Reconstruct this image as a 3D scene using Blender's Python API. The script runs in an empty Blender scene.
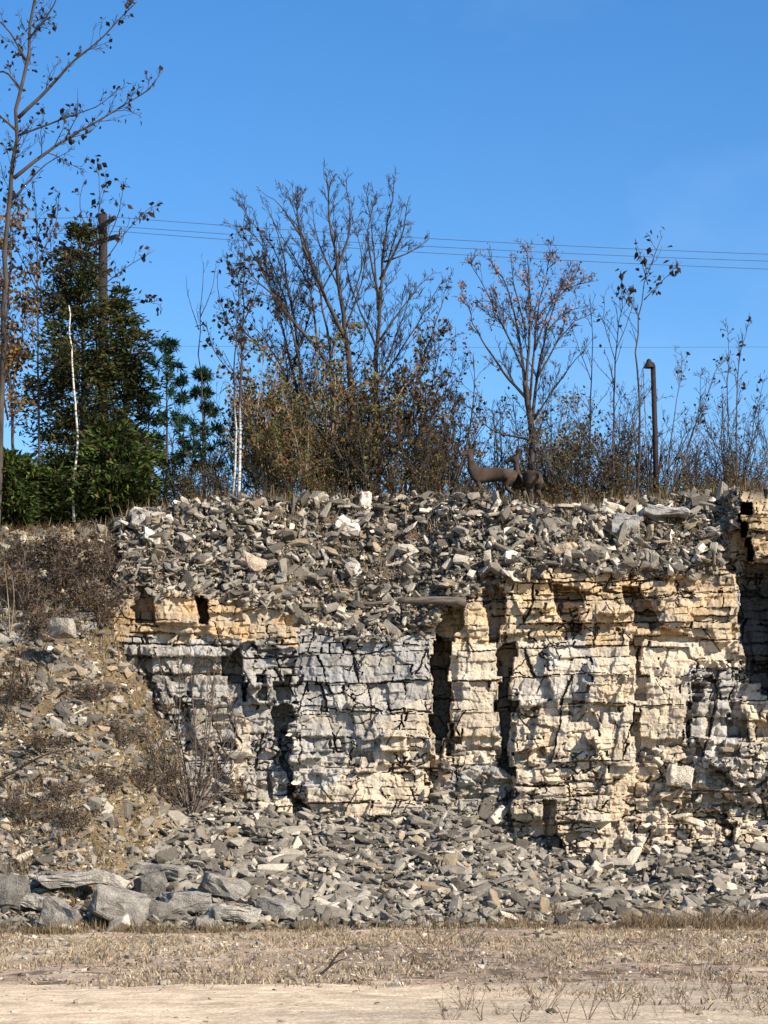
import bpy, bmesh, math, random
import numpy as np
from mathutils import Vector, Matrix

random.seed(7)
RNG = np.random.default_rng(7)
F = 2280.0          # focal length in pixels
HZ = 855.0          # pixel row of the horizon
CH = 1.6            # eye height
D2R = math.pi / 180

sc = bpy.context.scene
COL = sc.collection


# ------------------------------------------------------------------ basics
def P(px, py, Y):
    return np.array([(px - 384.0) * Y / F, Y, CH + (HZ - py) * Y / F])


def topx(p):
    return 384.0 + p[0] * F / p[1], HZ - (p[2] - CH) * F / p[1]


def tag(o, label=None, cat=None, group=None, kind=None):
    if label: o['label'] = label
    if cat: o['category'] = cat
    if group: o['group'] = group
    if kind: o['kind'] = kind
    return o


def empty(name, loc, label, cat, group=None, rz=0.0):
    o = bpy.data.objects.new(name, None)
    COL.objects.link(o)
    o.location = loc
    o.rotation_euler = (0, 0, rz)
    return tag(o, label, cat, group)


def link(name, me, mat=None, parent=None):
    o = bpy.data.objects.new(name, me)
    COL.objects.link(o)
    if mat is not None:
        me.materials.append(mat)
    if parent is not None:
        o.parent = parent
    return o


def mesh_np(name, V, quads=None, tris=None, col=None, smooth=False):
    V = np.asarray(V, dtype=np.float32)
    me = bpy.data.meshes.new(name)
    nq = 0 if quads is None else len(quads)
    nt = 0 if tris is None else len(tris)
    idx = []
    if nq: idx.append(np.asarray(quads, dtype=np.int32).ravel())
    if nt: idx.append(np.asarray(tris, dtype=np.int32).ravel())
    idx = np.concatenate(idx)
    me.vertices.add(len(V))
    me.vertices.foreach_set('co', V.ravel())
    me.loops.add(len(idx))
    me.loops.foreach_set('vertex_index', idx)
    me.polygons.add(nq + nt)
    starts = np.concatenate([np.arange(nq) * 4, nq * 4 + np.arange(nt) * 3]).astype(np.int32)
    me.polygons.foreach_set('loop_start', starts)
    me.polygons.foreach_set('use_smooth', np.full(nq + nt, bool(smooth)))
    if col is not None:
        a = me.attributes.new('Col', 'FLOAT_COLOR', 'POINT')
        c = np.ones((len(V), 4), dtype=np.float32)
        c[:, :3] = col
        a.data.foreach_set('color', c.ravel())
    me.update(calc_edges=True)
    me.validate()
    return me


def grid_faces(nr, nc):
    i = np.arange(nr - 1)[:, None] * nc + np.arange(nc - 1)[None, :]
    return np.stack([i, i + 1, i + nc + 1, i + nc], -1).reshape(-1, 4)


# ------------------------------------------------------------------ noise
def h2(i, j, seed=0):
    i = np.asarray(i).astype(np.int64); j = np.asarray(j).astype(np.int64)
    n = (i * 374761393 + j * 668265263 + seed * 974634777) & 0xFFFFFFFF
    n = ((n ^ (n >> 13)) * 1274126177) & 0xFFFFFFFF
    n = ((n ^ (n >> 16)) * 2246822519) & 0xFFFFFFFF
    n = n ^ (n >> 15)
    return (n & 0xFFFFFF) / float(0xFFFFFF)


def vn(x, y, seed=0):
    x = np.asarray(x, float); y = np.asarray(y, float)
    i = np.floor(x); j = np.floor(y)
    u = x - i; v = y - j
    u = u * u * (3 - 2 * u); v = v * v * (3 - 2 * v)
    a = h2(i, j, seed); b = h2(i + 1, j, seed); c = h2(i, j + 1, seed); d = h2(i + 1, j + 1, seed)
    return (a * (1 - u) + b * u) * (1 - v) + (c * (1 - u) + d * u) * v


def fbm(x, y, seed=0, o=4):
    s = 0; a = 0.5; t = 0
    for k in range(o):
        s = s + a * vn(x, y, seed + k * 17); t += a
        x = np.asarray(x) * 2.03; y = np.asarray(y) * 2.03; a *= 0.5
    return s / t * 2 - 1


def lerp_pts(pts, x):
    p = np.array(pts, float)
    return np.interp(x, p[:, 0], p[:, 1])


def inpoly(poly, X, Y):
    r = np.zeros(X.shape, bool)
    n = len(poly)
    for k in range(n):
        x0, y0 = poly[k]; x1, y1 = poly[(k + 1) % n]
        if y0 == y1: continue
        c = ((y0 > Y) != (y1 > Y)) & (X < (x1 - x0) * (Y - y0) / (y1 - y0) + x0)
        r ^= c
    return r


# ------------------------------------------------------------------ materials
def nodes(mat):
    mat.use_nodes = True
    nt = mat.node_tree
    return nt, nt.nodes, nt.links, nt.nodes['Principled BSDF']


def mat_attr(name, rough=0.92, scale=6.0, amp=0.35, scale2=40.0, amp2=0.25, bump=0.0, bscale=30.0, spec=0.15, translucent=0.0):
    """surface whose own colour comes from the mesh's Col attribute, broken up by two noises"""
    m = bpy.data.materials.new(name)
    nt, N, L, b = nodes(m)
    at = N.new('ShaderNodeAttribute'); at.attribute_name = 'Col'
    tc = N.new('ShaderNodeTexCoord')
    src = at.outputs['Color']
    for s, a in ((scale, amp), (scale2, amp2)):
        if a <= 0: continue
        n = N.new('ShaderNodeTexNoise'); n.inputs['Scale'].default_value = s; n.inputs['Detail'].default_value = 5
        n.inputs['Roughness'].default_value = 0.65
        L.new(tc.outputs['Object'], n.inputs['Vector'])
        r = N.new('ShaderNodeMapRange')
        r.inputs['From Min'].default_value = 0.25; r.inputs['From Max'].default_value = 0.75
        r.inputs['To Min'].default_value = 1 - a; r.inputs['To Max'].default_value = 1 + a
        L.new(n.outputs['Fac'], r.inputs['Value'])
        mx = N.new('ShaderNodeVectorMath'); mx.operation = 'SCALE'
        L.new(src, mx.inputs[0]); L.new(r.outputs['Result'], mx.inputs['Scale'])
        src = mx.outputs['Vector']
    L.new(src, b.inputs['Base Color'])
    b.inputs['Roughness'].default_value = rough
    b.inputs['Specular IOR Level'].default_value = spec
    if bump > 0:
        n = N.new('ShaderNodeTexNoise'); n.inputs['Scale'].default_value = bscale; n.inputs['Detail'].default_value = 6
        L.new(tc.outputs['Object'], n.inputs['Vector'])
        bp = N.new('ShaderNodeBump'); bp.inputs['Strength'].default_value = bump; bp.inputs['Distance'].default_value = 0.05
        L.new(n.outputs['Fac'], bp.inputs['Height']); L.new(bp.outputs['Normal'], b.inputs['Normal'])
    if translucent > 0:
        tr = N.new('ShaderNodeBsdfTranslucent'); L.new(src, tr.inputs['Color'])
        ms = N.new('ShaderNodeMixShader'); ms.inputs[0].default_value = translucent
        L.new(b.outputs[0], ms.inputs[1]); L.new(tr.outputs[0], ms.inputs[2])
        L.new(ms.outputs[0], N['Material Output'].inputs['Surface'])
    return m


def mat_plain(name, c1, c2, scale=8.0, rough=0.85, stretch=(1, 1, 1), spec=0.2, metallic=0.0, lo=0.35, hi=0.65):
    m = bpy.data.materials.new(name)
    nt, N, L, b = nodes(m)
    tc = N.new('ShaderNodeTexCoord'); mp = N.new('ShaderNodeMapping'); mp.inputs['Scale'].default_value = stretch
    n = N.new('ShaderNodeTexNoise'); n.inputs['Scale'].default_value = scale; n.inputs['Detail'].default_value = 5
    n.inputs['Roughness'].default_value = 0.6
    r = N.new('ShaderNodeValToRGB')
    r.color_ramp.elements[0].position = lo; r.color_ramp.elements[0].color = (*c1, 1)
    r.color_ramp.elements[1].position = hi; r.color_ramp.elements[1].color = (*c2, 1)
    L.new(tc.outputs['Object'], mp.inputs['Vector']); L.new(mp.outputs['Vector'], n.inputs['Vector'])
    L.new(n.outputs['Fac'], r.inputs['Fac']); L.new(r.outputs['Color'], b.inputs['Base Color'])
    b.inputs['Roughness'].default_value = rough; b.inputs['Specular IOR Level'].default_value = spec
    b.inputs['Metallic'].default_value = metallic
    return m


M_CLIFF = mat_attr('limestone', 0.95, 2.2, 0.22, 16.0, 0.28, bump=0.5, bscale=14)
M_RUBBLE = mat_attr('rubble_stone', 0.95, 5.0, 0.3, 26.0, 0.32, bump=0.5, bscale=25)
M_BOULDER = mat_attr('boulder_stone', 0.95, 4.0, 0.5, 32.0, 0.45, bump=0.7, bscale=34)
M_SOIL = mat_attr('soil', 0.98, 3.0, 0.3, 22.0, 0.35, bump=0.6, bscale=20)
M_LEAF = mat_attr('leaves', 0.8, 1.0, 0.0, 1.0, 0.0, spec=0.1, translucent=0.25)
M_TWIG = mat_plain('bark_brown', (0.035, 0.028, 0.023), (0.088, 0.072, 0.06), 6, stretch=(1, 1, .3))
M_TWIGG = mat_plain('bark_grey', (0.05, 0.045, 0.042), (0.16, 0.145, 0.13), 5, stretch=(1, 1, .3))
M_TWIGD = mat_plain('bark_dark', (0.02, 0.017, 0.016), (0.06, 0.05, 0.045), 6, stretch=(1, 1, .3))
M_TWIGR = mat_plain('bark_reddish', (0.09, 0.05, 0.035), (0.2, 0.13, 0.1), 6, stretch=(1, 1, .3))
M_SHRUB = mat_plain('bark_dusty', (0.09, 0.07, 0.058), (0.22, 0.175, 0.145), 6, stretch=(1, 1, .3))
M_DRY = mat_plain('dry_stems', (0.16, 0.12, 0.08), (0.34, 0.28, 0.2), 6, stretch=(1, 1, .3))
M_BIRCH = mat_plain('birch_bark', (0.09, 0.08, 0.075), (0.58, 0.54, 0.485), 3.0, stretch=(1.5, 1.5, 6), lo=.38, hi=.52)
def mat_birch(name, top, fade):
    m = mat_plain(name, (0.09, 0.08, 0.075), (0.54, 0.505, 0.455), 3.0, stretch=(1.5, 1.5, 6), lo=.38, hi=.52)
    nt, N, L, b = nodes(m)
    src = b.inputs['Base Color'].links[0].from_socket
    tc = N.new('ShaderNodeTexCoord'); sp = N.new('ShaderNodeSeparateXYZ'); L.new(tc.outputs['Object'], sp.inputs[0])
    r = N.new('ShaderNodeMapRange'); r.inputs['From Min'].default_value = top - fade; r.inputs['From Max'].default_value = top
    L.new(sp.outputs['Z'], r.inputs['Value'])
    mx = N.new('ShaderNodeMixRGB'); L.new(r.outputs[0], mx.inputs[0]); L.new(src, mx.inputs[1]); mx.inputs[2].default_value = (.055, .045, .04, 1)
    L.new(mx.outputs[0], b.inputs['Base Color'])
    return m
M_BIRCH2 = mat_birch('young_birch_bark', 2.9, .7)
M_WOOD = mat_plain('weathered_wood', (0.06, 0.048, 0.038), (0.17, 0.14, 0.115), 3, stretch=(1, 1, 8))
M_POLE = mat_plain('pole_wood', (0.018, 0.014, 0.012), (0.042, 0.032, 0.026), 4, stretch=(4, 4, .5))
M_IRON = mat_plain('rusty_iron', (0.014, 0.010, 0.009), (0.035, 0.022, 0.018), 8, rough=.7)
M_WIRE = mat_plain('wire', (0.06, 0.06, 0.065), (0.09, 0.09, 0.095), 2, rough=.6)
M_CERAM = mat_plain('insulator_glaze', (0.03, 0.02, 0.02), (0.05, 0.04, 0.04), 3, rough=.3, spec=.5)

# ------------------------------------------------------------------ camera, sun, sky
cam = bpy.data.objects.new('camera', bpy.data.cameras.new('camera'))
COL.objects.link(cam)
cam.location = (0, 0, CH)
cam.rotation_euler = (math.pi / 2, 0, 0)
cam.data.sensor_fit = 'VERTICAL'
cam.data.sensor_height = 24.0
cam.data.lens = 24.0 * F / 1024.0
cam.data.shift_y = (HZ - 512.0) / 1024.0
cam.data.clip_end = 20000
sc.camera = cam

SUN_EL, SUN_AZ = 34 * D2R, 131 * D2R       # azimuth clockwise from +Y
sd = Vector((math.sin(SUN_AZ) * math.cos(SUN_EL), math.cos(SUN_AZ) * math.cos(SUN_EL), math.sin(SUN_EL)))
sun = bpy.data.objects.new('sun', bpy.data.lights.new('sun', 'SUN'))
COL.objects.link(sun)
sun.rotation_euler = sd.to_track_quat('Z', 'Y').to_euler()
sun.data.energy = 5.0
sun.data.angle = 0.5 * D2R
sun.data.color = (1.0, 0.88, 0.72)

w = bpy.data.worlds.new('World')
sc.world = w
w.use_nodes = True
N, L = w.node_tree.nodes, w.node_tree.links
bg = N['Background']
sky = N.new('ShaderNodeTexSky')
sky.sky_type = 'NISHITA'
sky.sun_disc = False
sky.sun_elevation = SUN_EL
sky.sun_rotation = SUN_AZ
sky.altitude = 300
sky.air_density = 1.0
sky.dust_density = 0.1
sky.ozone_density = 2.5
hs = N.new('ShaderNodeHueSaturation')
hs.inputs['Value'].default_value = 1.06
hs.inputs['Saturation'].default_value = 1.33
hs.inputs['Hue'].default_value = 0.505
L.new(sky.outputs[0], hs.inputs['Color'])
# a few thin veils of cloud
tc = N.new('ShaderNodeTexCoord')
mp = N.new('ShaderNodeMapping'); mp.inputs['Scale'].default_value = (3.0, 3.0, 6.0); mp.inputs['Location'].default_value = (0.35, 0.2, 0.1)
cn = N.new('ShaderNodeTexNoise'); cn.inputs['Scale'].default_value = 2.4; cn.inputs['Detail'].default_value = 5
cr = N.new('ShaderNodeMapRange'); cr.inputs['From Min'].default_value = 0.56; cr.inputs['From Max'].default_value = 0.85
cr.inputs['To Min'].default_value = 0; cr.inputs['To Max'].default_value = 0.10
cm = N.new('ShaderNodeMixRGB'); cm.inputs[2].default_value = (5.5, 6.2, 7.6, 1)
L.new(tc.outputs['Generated'], mp.inputs['Vector']); L.new(mp.outputs[0], cn.inputs['Vector'])
L.new(cn.outputs['Fac'], cr.inputs['Value']); L.new(cr.outputs[0], cm.inputs[0])
L.new(hs.outputs[0], cm.inputs[1]); L.new(cm.outputs[0], bg.inputs['Color'])
bg.inputs['Strength'].default_value = 0.105
sc.view_settings.view_transform = 'Standard'
sc.view_settings.look = 'None'
sc.view_settings.exposure = 0.72
sc.view_settings.gamma = 1.0

# ------------------------------------------------------------------ terrain curves (pixel columns -> rows on the rock face)
CREST = [(-300, 540), (-60, 540), (0, 534), (60, 530), (110, 522), (140, 512), (200, 503), (245, 499), (300, 501), (370, 497), (470, 498),
         (540, 508), (600, 506), (630, 501), (690, 497), (735, 492), (768, 489), (900, 485), (1070, 492)]
RUBB = [(-300, 600), (80, 596), (150, 588), (230, 594), (290, 610), (330, 630), (390, 636), (425, 626), (460, 592), (520, 572), (560, 564), (640, 567), (690, 572),
        (722, 560), (742, 500), (1070, 498)]
def crest(px): return lerp_pts(CREST, px)
def rubb(px): return lerp_pts(RUBB, px)


def ground_z(x, y):
    return 0.05 * fbm(x * .25, y * .25, 3, 3) + 0.03 * fbm(x * 1.7, y * 1.0, 9, 3) * np.clip((y - 27.5) / 2, .25, 1)


# ------------------------------------------------------------------ the cliff face
RELIEF = [
    # (relief towards the viewer in m, polygon in rows/columns of the face)
    (-2.6, [(-300, 400), (108, 400), (112, 500), (122, 560), (104, 600), (106, 640), (98, 690), (112, 720), (150, 800), (-300, 900)]),
    (0.1, [(105, 640), (125, 600), (150, 590), (196, 592), (232, 604), (232, 690), (215, 780), (150, 800), (126, 720), (122, 690)]),
    (-0.75, [(103, 640), (122, 648), (127, 692), (112, 692), (98, 665)]),
    (-0.25, [(142, 655), (152, 652), (158, 690), (166, 720), (156, 740), (146, 700)]),
    (0.45, [(150, 592), (196, 595), (197, 627), (160, 627), (152, 612)]),
    (-0.5, [(130, 588), (152, 590), (158, 618), (146, 624), (132, 612)]),
    (-1.0, [(197, 597), (207, 597), (207, 629), (199, 627)]),
    (0.3, [(207, 600), (285, 605), (282, 636), (255, 640), (235, 652), (207, 640)]),
    (0.42, [(245, 652), (262, 636), (300, 628), (430, 634), (431, 810), (312, 816), (292, 782), (285, 702), (262, 706), (246, 690)]),
    (-0.65, [(226, 655), (240, 645), (246, 655), (247, 696), (236, 692), (228, 680)]),
    (-0.2, [(262, 672), (270, 670), (270, 700), (262, 700)]),
    (-0.2, [(279, 674), (290, 672), (287, 702), (278, 700)]),
    (-0.5, [(270, 706), (290, 706), (290, 760), (297, 795), (312, 815), (296, 820), (282, 770), (276, 740)]),
    (0.62, [(300, 782), (360, 776), (420, 778), (428, 812), (310, 815)]),
    (0.2, [(296, 742), (345, 738), (345, 752), (300, 756)]),
    (0.65, [(345, 700), (420, 704), (428, 740), (360, 744)]),
    (-1.7, [(432, 640), (438, 630), (450, 640), (448, 738), (437, 746), (430, 722)]),
    (-0.45, [(432, 742), (445, 744), (443, 786), (432, 774)]),
    (0.28, [(453, 640), (500, 636), (499, 742), (455, 740)]),
    (-0.5, [(449, 690), (458, 742), (462, 770), (450, 772)]),
    (0.0, [(455, 745), (505, 760), (502, 840), (448, 812)]),
    (0.5, [(516, 640), (632, 636), (636, 772), (600, 782), (514, 780)]),
    (-0.8, [(500, 652), (511, 640), (517, 662), (512, 700), (508, 738), (510, 778), (501, 772), (499, 700)]),
    (0.15, [(518, 640), (545, 640), (545, 700), (520, 706)]),
    (0.2, [(566, 705), (590, 700), (604, 738), (572, 744)]),
    (0.8, [(589, 664), (626, 662), (626, 706), (590, 704)]),
    (0.75, [(600, 712), (634, 712), (636, 770), (600, 760)]),
    (0.62, [(514, 782), (612, 784), (606, 862), (566, 864), (546, 822), (514, 826)]),
    (-0.2, [(546, 800), (556, 798), (560, 850), (550, 840)]),
    (-0.3, [(500, 800), (514, 790), (514, 826), (503, 822)]),
    (-0.15, [(632, 640), (641, 640), (641, 770), (634, 770)]),
    (0.4, [(641, 636), (694, 640), (706, 660), (690, 690), (682, 744), (641, 742)]),
    (0.1, [(690, 690), (712, 672), (735, 690), (745, 742), (684, 742)]),
    (-0.35, [(690, 700), (704, 672), (708, 680), (698, 712), (690, 738), (682, 742)]),
    (-0.4, [(724, 700), (740, 700), (744, 736), (730, 740)]),
    (0.5, [(700, 742), (790, 735), (790, 782), (735, 782), (704, 770)]),
    (-0.3, [(708, 762), (728, 766), (738, 782), (722, 790), (708, 782)]),
    (-0.3, [(664, 804), (680, 806), (676, 838), (668, 836)]),
    (-0.3, [(720, 806), (728, 806), (728, 842), (720, 838)]),
    (0.45, [(658, 588), (736, 592), (736, 640), (658, 630)]),
    (0.55, [(664, 610), (712, 606), (712, 632), (664, 630)]),
    (0.3, [(583, 598), (616, 600), (618, 640), (583, 640)]),
    (-0.6, [(554, 582), (575, 585), (584, 604), (580, 632), (566, 634), (556, 612)]),
    (-0.5, [(622, 590), (642, 590), (664, 627), (652, 632), (626, 606)]),
    (-0.6, [(480, 572), (498, 572), (505, 612), (498, 640), (488, 640), (484, 600)]),
    (0.2, [(452, 600), (484, 596), (486, 640), (454, 640)]),
    (-0.55, [(440, 604), (466, 606), (462, 630), (444, 640), (438, 628)]),
    (-0.3, [(390, 625), (430, 630), (432, 640), (400, 646)]),
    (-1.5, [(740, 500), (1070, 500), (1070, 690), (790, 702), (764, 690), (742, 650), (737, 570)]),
    (-0.6, [(726, 532), (744, 526), (748, 575), (734, 580), (722, 550)]),
    (0.35, [(747, 486), (830, 486), (1070, 486), (1070, 566), (749, 566)]),
    (1.0, [(774, 580), (1070, 580), (1070, 690), (800, 700), (778, 640)]),
]
BROKEN = [  # (how shattered, polygon)
    (0.9, [(130, 620), (232, 640), (232, 780), (130, 800)]), (1.0, [(430, 740), (510, 750), (510, 850), (430, 820)]), (1.0, [(640, 745), (1070, 745), (1070, 900), (600, 900)]),
    (1.0, [(660, 660), (760, 660), (760, 745), (690, 745)]), (0.8, [(250, 640), (295, 640), (300, 820), (250, 800)]), (0.75, [(515, 700), (605, 700), (605, 860), (515, 860)]),
    (0.6, [(300, 735), (430, 735), (430, 815), (300, 815)]), (0.7, [(360, 620), (432, 620), (432, 690), (360, 690)]), (0.8, [(440, 560), (735, 560), (735, 640), (440, 640)]),
    (0.8, [(735, 490), (1070, 490), (1070, 745), (735, 745)]),
]
TINT = [  # bed colours, with shade painted into the recess and slab entries
    ((0.295, 0.28, 0.252), [(236, 630), (432, 630), (432, 700), (380, 720), (300, 730), (236, 720)]),
    ((0.36, 0.338, 0.298), [(250, 690), (400, 690), (370, 760), (310, 790), (250, 800)]),
    ((0.335, 0.315, 0.278), [(100, 640), (236, 640), (236, 820), (100, 820)]),
    ((0.43, 0.305, 0.17), [(100, 590), (300, 590), (300, 645), (100, 640)]),
    ((0.47, 0.36, 0.22), [(440, 560), (560, 560), (560, 648), (440, 640)]),
    ((0.44, 0.325, 0.195), [(560, 560), (740, 560), (742, 640), (560, 648)]),
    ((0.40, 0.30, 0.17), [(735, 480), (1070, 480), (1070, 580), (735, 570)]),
    ((0.27, 0.26, 0.24), [(738, 570), (1070, 570), (1070, 700), (770, 700), (740, 650)]),  # shade of the deep recess painted in as darker grey rock
    ((0.37, 0.35, 0.32), [(690, 668), (742, 672), (742, 745), (682, 745)]),  # left-facing slab tinted greyer, its shadow painted into the colour
    ((0.40, 0.37, 0.32), [(700, 740), (1070, 740), (1070, 784), (700, 784)]),
    ((0.30, 0.28, 0.25), [(440, 760), (510, 760), (510, 830), (440, 830)]),
    ((0.43, 0.39, 0.33), [(516, 690), (545, 640), (585, 640), (600, 700), (560, 720)]),
]


def cells(c, lay, seed, jit=0.36):
    """irregular 1-D cells inside each layer: id, distance to the joint (in cell units), joint id"""
    i = np.floor(c)
    f = c - i
    b0 = (h2(i, lay, seed) - .5) * 2 * jit
    b1 = 1 + (h2(i + 1, lay, seed) - .5) * 2 * jit
    idc = np.where(f < b0, i - 1, np.where(f > b1, i + 1, i))
    d0 = np.abs(f - b0); d1 = np.abs(f - b1)
    return idc, np.minimum(d0, d1), np.where(d0 < d1, i, i + 1)


def worley(x, y, seed):
    """irregular polygon cells: id pair, gap between nearest and second nearest seed point, offset from the seed point"""
    i0 = np.floor(x); j0 = np.floor(y)
    d1 = np.full(x.shape, 9e9); d2 = d1.copy(); ci = np.zeros(x.shape); cj = np.zeros(x.shape); ox = np.zeros(x.shape); oy = np.zeros(x.shape)
    for di in (-1, 0, 1):
        for dj in (-1, 0, 1):
            i = i0 + di; j = j0 + dj
            dx = x - (i + .5 + .9 * (h2(i, j, seed) - .5)); dy = y - (j + .5 + .9 * (h2(i, j, seed + 1) - .5))
            d = np.maximum(np.abs(dx), np.abs(dy)) * .6 + .4 * np.hypot(dx, dy)
            nb = d < d1
            d2 = np.where(nb, d1, np.minimum(d2, d)); d1 = np.where(nb, d, d1)
            ci = np.where(nb, i, ci); cj = np.where(nb, j, cj); ox = np.where(nb, dx, ox); oy = np.where(nb, dy, oy)
    return ci, cj, d2 - d1, ox, oy


def face_fields(PX, PY):
    """relief R (m, towards the viewer) and colour of the rock face"""
    wx = PX + 4.6 * fbm(PX / 17, PY / 17, 21, 3) + 1.2 * fbm(PX / 3.1, PY / 3.1, 5, 2)
    wy = PY + 2.6 * fbm(PX / 16, PY / 14, 33, 3) + 0.9 * fbm(PX / 3.3, PY / 3.3, 6, 2)
    R = np.zeros(PX.shape)
    rq = np.random.default_rng(15)
    bq = [470.0]
    while bq[-1] < 940: bq.append(bq[-1] + rq.uniform(7, 20))
    bq = np.array(bq)
    ly = PY + 2.0 * fbm(PX / 60, PY / 90, 34, 2) + .8 * fbm(PX / 5, PY / 5, 35, 2)
    kq = np.clip(np.searchsorted(bq, ly), 1, len(bq) - 1)
    wq = 8 + 15 * h2(kq, 4, 36)
    cq = (PX + 1.2 * fbm(PX / 5, PY / 5, 37, 2) + 300 * h2(kq, 9, 38)) / wq
    iq, _d, _j = cells(cq, kq, 39, .4)
    qx = (iq + .5) * wq - 300 * h2(kq, 9, 38); qy = (bq[kq] + bq[kq - 1]) / 2
    for r, poly in RELIEF:
        R[inpoly(poly, .5 * qx + .5 * wx, .5 * qy + .5 * wy)] = (.75 * r if r > 0 else r) if r > -.5 or r < -2 else r * 1.5
    br = np.full(PX.shape, 0.12)
    for v, poly in BROKEN:
        v = v * .9
        br[inpoly(poly, wx + 8 * fbm(PX / 20, PY / 20, 8), wy + 8 * fbm(PX / 20, PY / 20, 18))] = v
    for poly in ([(300, 640), (430, 645), (430, 735), (300, 735)], [(455, 640), (500, 640), (498, 742), (455, 740)], [(540, 640), (632, 640), (632, 700), (590, 700), (545, 690)], [(641, 636), (692, 640), (686, 742), (641, 742)],
                 [(600, 705), (634, 705), (634, 775), (600, 770)], [(656, 600), (736, 596), (736, 640), (660, 640)], [(305, 775), (425, 775), (425, 812), (308, 815)], [(150, 595), (285, 605), (280, 636), (150, 626)]):
        br[inpoly(poly, wx, wy)] = .16
    C = np.empty(PX.shape + (3,))
    C[:] = (0.475, 0.405, 0.308)
    tx = PX + 14 * fbm(PX / 30, PY / 22, 41, 4); ty = PY + 12 * fbm(PX / 30, PY / 22, 47, 4)
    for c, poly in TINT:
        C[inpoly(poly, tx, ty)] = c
    och = (C[..., 0] / C[..., 2] > 2.0)
    mixo = np.clip(.45 + 1.5 * fbm(PX / 24, PY / 10, 225, 4), 0, .85)[..., None]
    C = np.where(och[..., None], C * (1 - mixo) + np.array([.40, .335, .245]) * mixo, C)
    # beds
    lv = PY + 4.0 * fbm(PX / 120, PY / 200, 71, 2) + 0.9 * fbm(PX / 7, PY / 7, 77, 3) + 0.012 * (PX - 384)
    rs = np.random.default_rng(5)
    def bed(lo, hi):
        b = [470.0]
        while b[-1] < 930:
            y = b[-1]
            k = 0.7 if y < 645 else (1.15 if y < 740 else 0.85)
            b.append(y + rs.uniform(lo, hi) * k)
        return np.array(b)
    shade = np.zeros(PX.shape)
    zone = np.searchsorted([128, 242, 300, 431, 452, 503, 570, 636, 692, 740], wx)
    lv = lv + 16 * (h2(zone, 2, 245) - .5)
    calm = np.clip(fbm(PX / 34, PY / 24, 251, 3) * 1.6 + .45, 0, 1)          # where the joints have opened
    lowz = np.clip((650 - PY) / 25, 0, 1)                                     # the thin ochre beds are tighter
    for lvl, (lo, hi, w0, w1, amp) in enumerate(((24, 50, 45, 120, 0.13), (10, 21, 15, 48, 0.14), (5.5, 11, 8, 22, 0.10))):
        b = bed(lo, hi)
        lw = lv + (2.4, 1.3, .8)[lvl] * fbm(PX / 24, PY / 60, 260 + lvl, 3)
        k = np.searchsorted(b, lw)
        dl = np.minimum(np.abs(lw - b[np.clip(k, 0, len(b) - 1)]), np.abs(lw - b[np.clip(k - 1, 0, len(b) - 1)]))
        wk = w0 + (w1 - w0) * h2(k, 3, 90 + lvl)
        xx = PX + 1.8 * fbm(PX / 6, PY / 6, 55 + lvl, 3) + 3.0 * fbm(PX / 30, PY / 22, 65 + lvl, 3)
        mid = (b[np.clip(k, 0, len(b) - 1)] + b[np.clip(k - 1, 0, len(b) - 1)]) / 2
        xx = xx + (lw - mid) * .9 * (h2(np.floor(xx / wk * .7), k, 95 + lvl) - .5)
        c = (xx + 400 * h2(k, 8, 91 + lvl)) / wk
        idc, dj, jid = cells(c, k, 100 + lvl, .45)
        dj = dj * wk
        hb = h2(idc, k, 120 + lvl)
        vmask = fbm(PX / 40, PY / 26, 290, 3) > (-.02 - .35 * (br - .5))
        if lvl:
            W_, H_ = ((36, 17), (17, 9))[lvl - 1]
            vi, vj, ve, vox, voy = worley(PX / W_ + .25 * fbm(PX / 9, PY / 9, 291 + lvl, 3), lw / H_ + .2 * fbm(PX / 8, PY / 8, 295 + lvl, 3), 300 + lvl * 7)
            hv = h2(vi, vj, 310 + lvl)
            hb = np.where(vmask, hv, hb)
        a = amp * (0.5 + 0.4 * br, 0.12 + .85 * br, np.clip(br - .55, 0, 1) * 1.8)[lvl] * (1 - .3 * lowz)
        if lvl:
            R += vmask * (vox * (h2(vi, vj, 320) - .5) + voy * (h2(vi, vj, 321) - .5)) * a * 1.6
            R -= .5 * a * np.exp(-np.where(vmask, ve * 9, np.minimum(dj, dl)) / 1.3)
        R += (hb - .5) * 2 * a + (h2(k + 50 * zone, 1, 130 + lvl) - .5) * a * .8
        R += (h2(idc, k, 140 + lvl) - .5) * (.008, .012, .02)[lvl] * (lw - b[np.clip(k - 1, 0, len(b) - 1)]) * (.3 + br)
        R += (h2(idc, k, 143 + lvl) - .5) * 0.006 * (c - np.floor(c)) * wk
        if lvl == 1:
            pit = h2(idc, k, 150)
            pit = np.where(vmask, h2(vi, vj, 340), pit)
            R -= 0.38 * ((pit < 0.04) & (br > .5)) + 0.18 * (pit < 0.01)
            R += 0.22 * ((pit > 0.93) & (br > .5))
        if lvl == 2:      # knock the sharpest edges off the blocks before the joints are cut
            Rs = R.copy(); Rs[1:-1, 1:-1] = (8 * R[1:-1, 1:-1] + R[:-2, 1:-1] + R[2:, 1:-1] + R[1:-1, :-2] + R[1:-1, 2:]) / 12 if R.shape[1] > 2 else R[1:-1, 1:-1]
            R = Rs - crack0
        jo = h2(jid, k, 160 + lvl); lo_ = h2(np.floor(xx / (37, 23, 15)[lvl]), k, 170 + lvl)
        op = np.clip(calm * (.26 + .66 * br) + (.34, .03, -.2)[lvl], 0, 1)
        wj = (0.5 + 1.8 * h2(jid, k, 161 + lvl) ** 1.5 * (0.45 + br)) * (1 - .4 * lowz)
        crack = np.maximum(0.28 * ((dj < wj) & (jo < op)), 0.2 * ((dl < (0.45 + 1.5 * lo_ * (.35 + br)) * (1 - .3 * lowz)) & (lo_ < op)))
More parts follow.
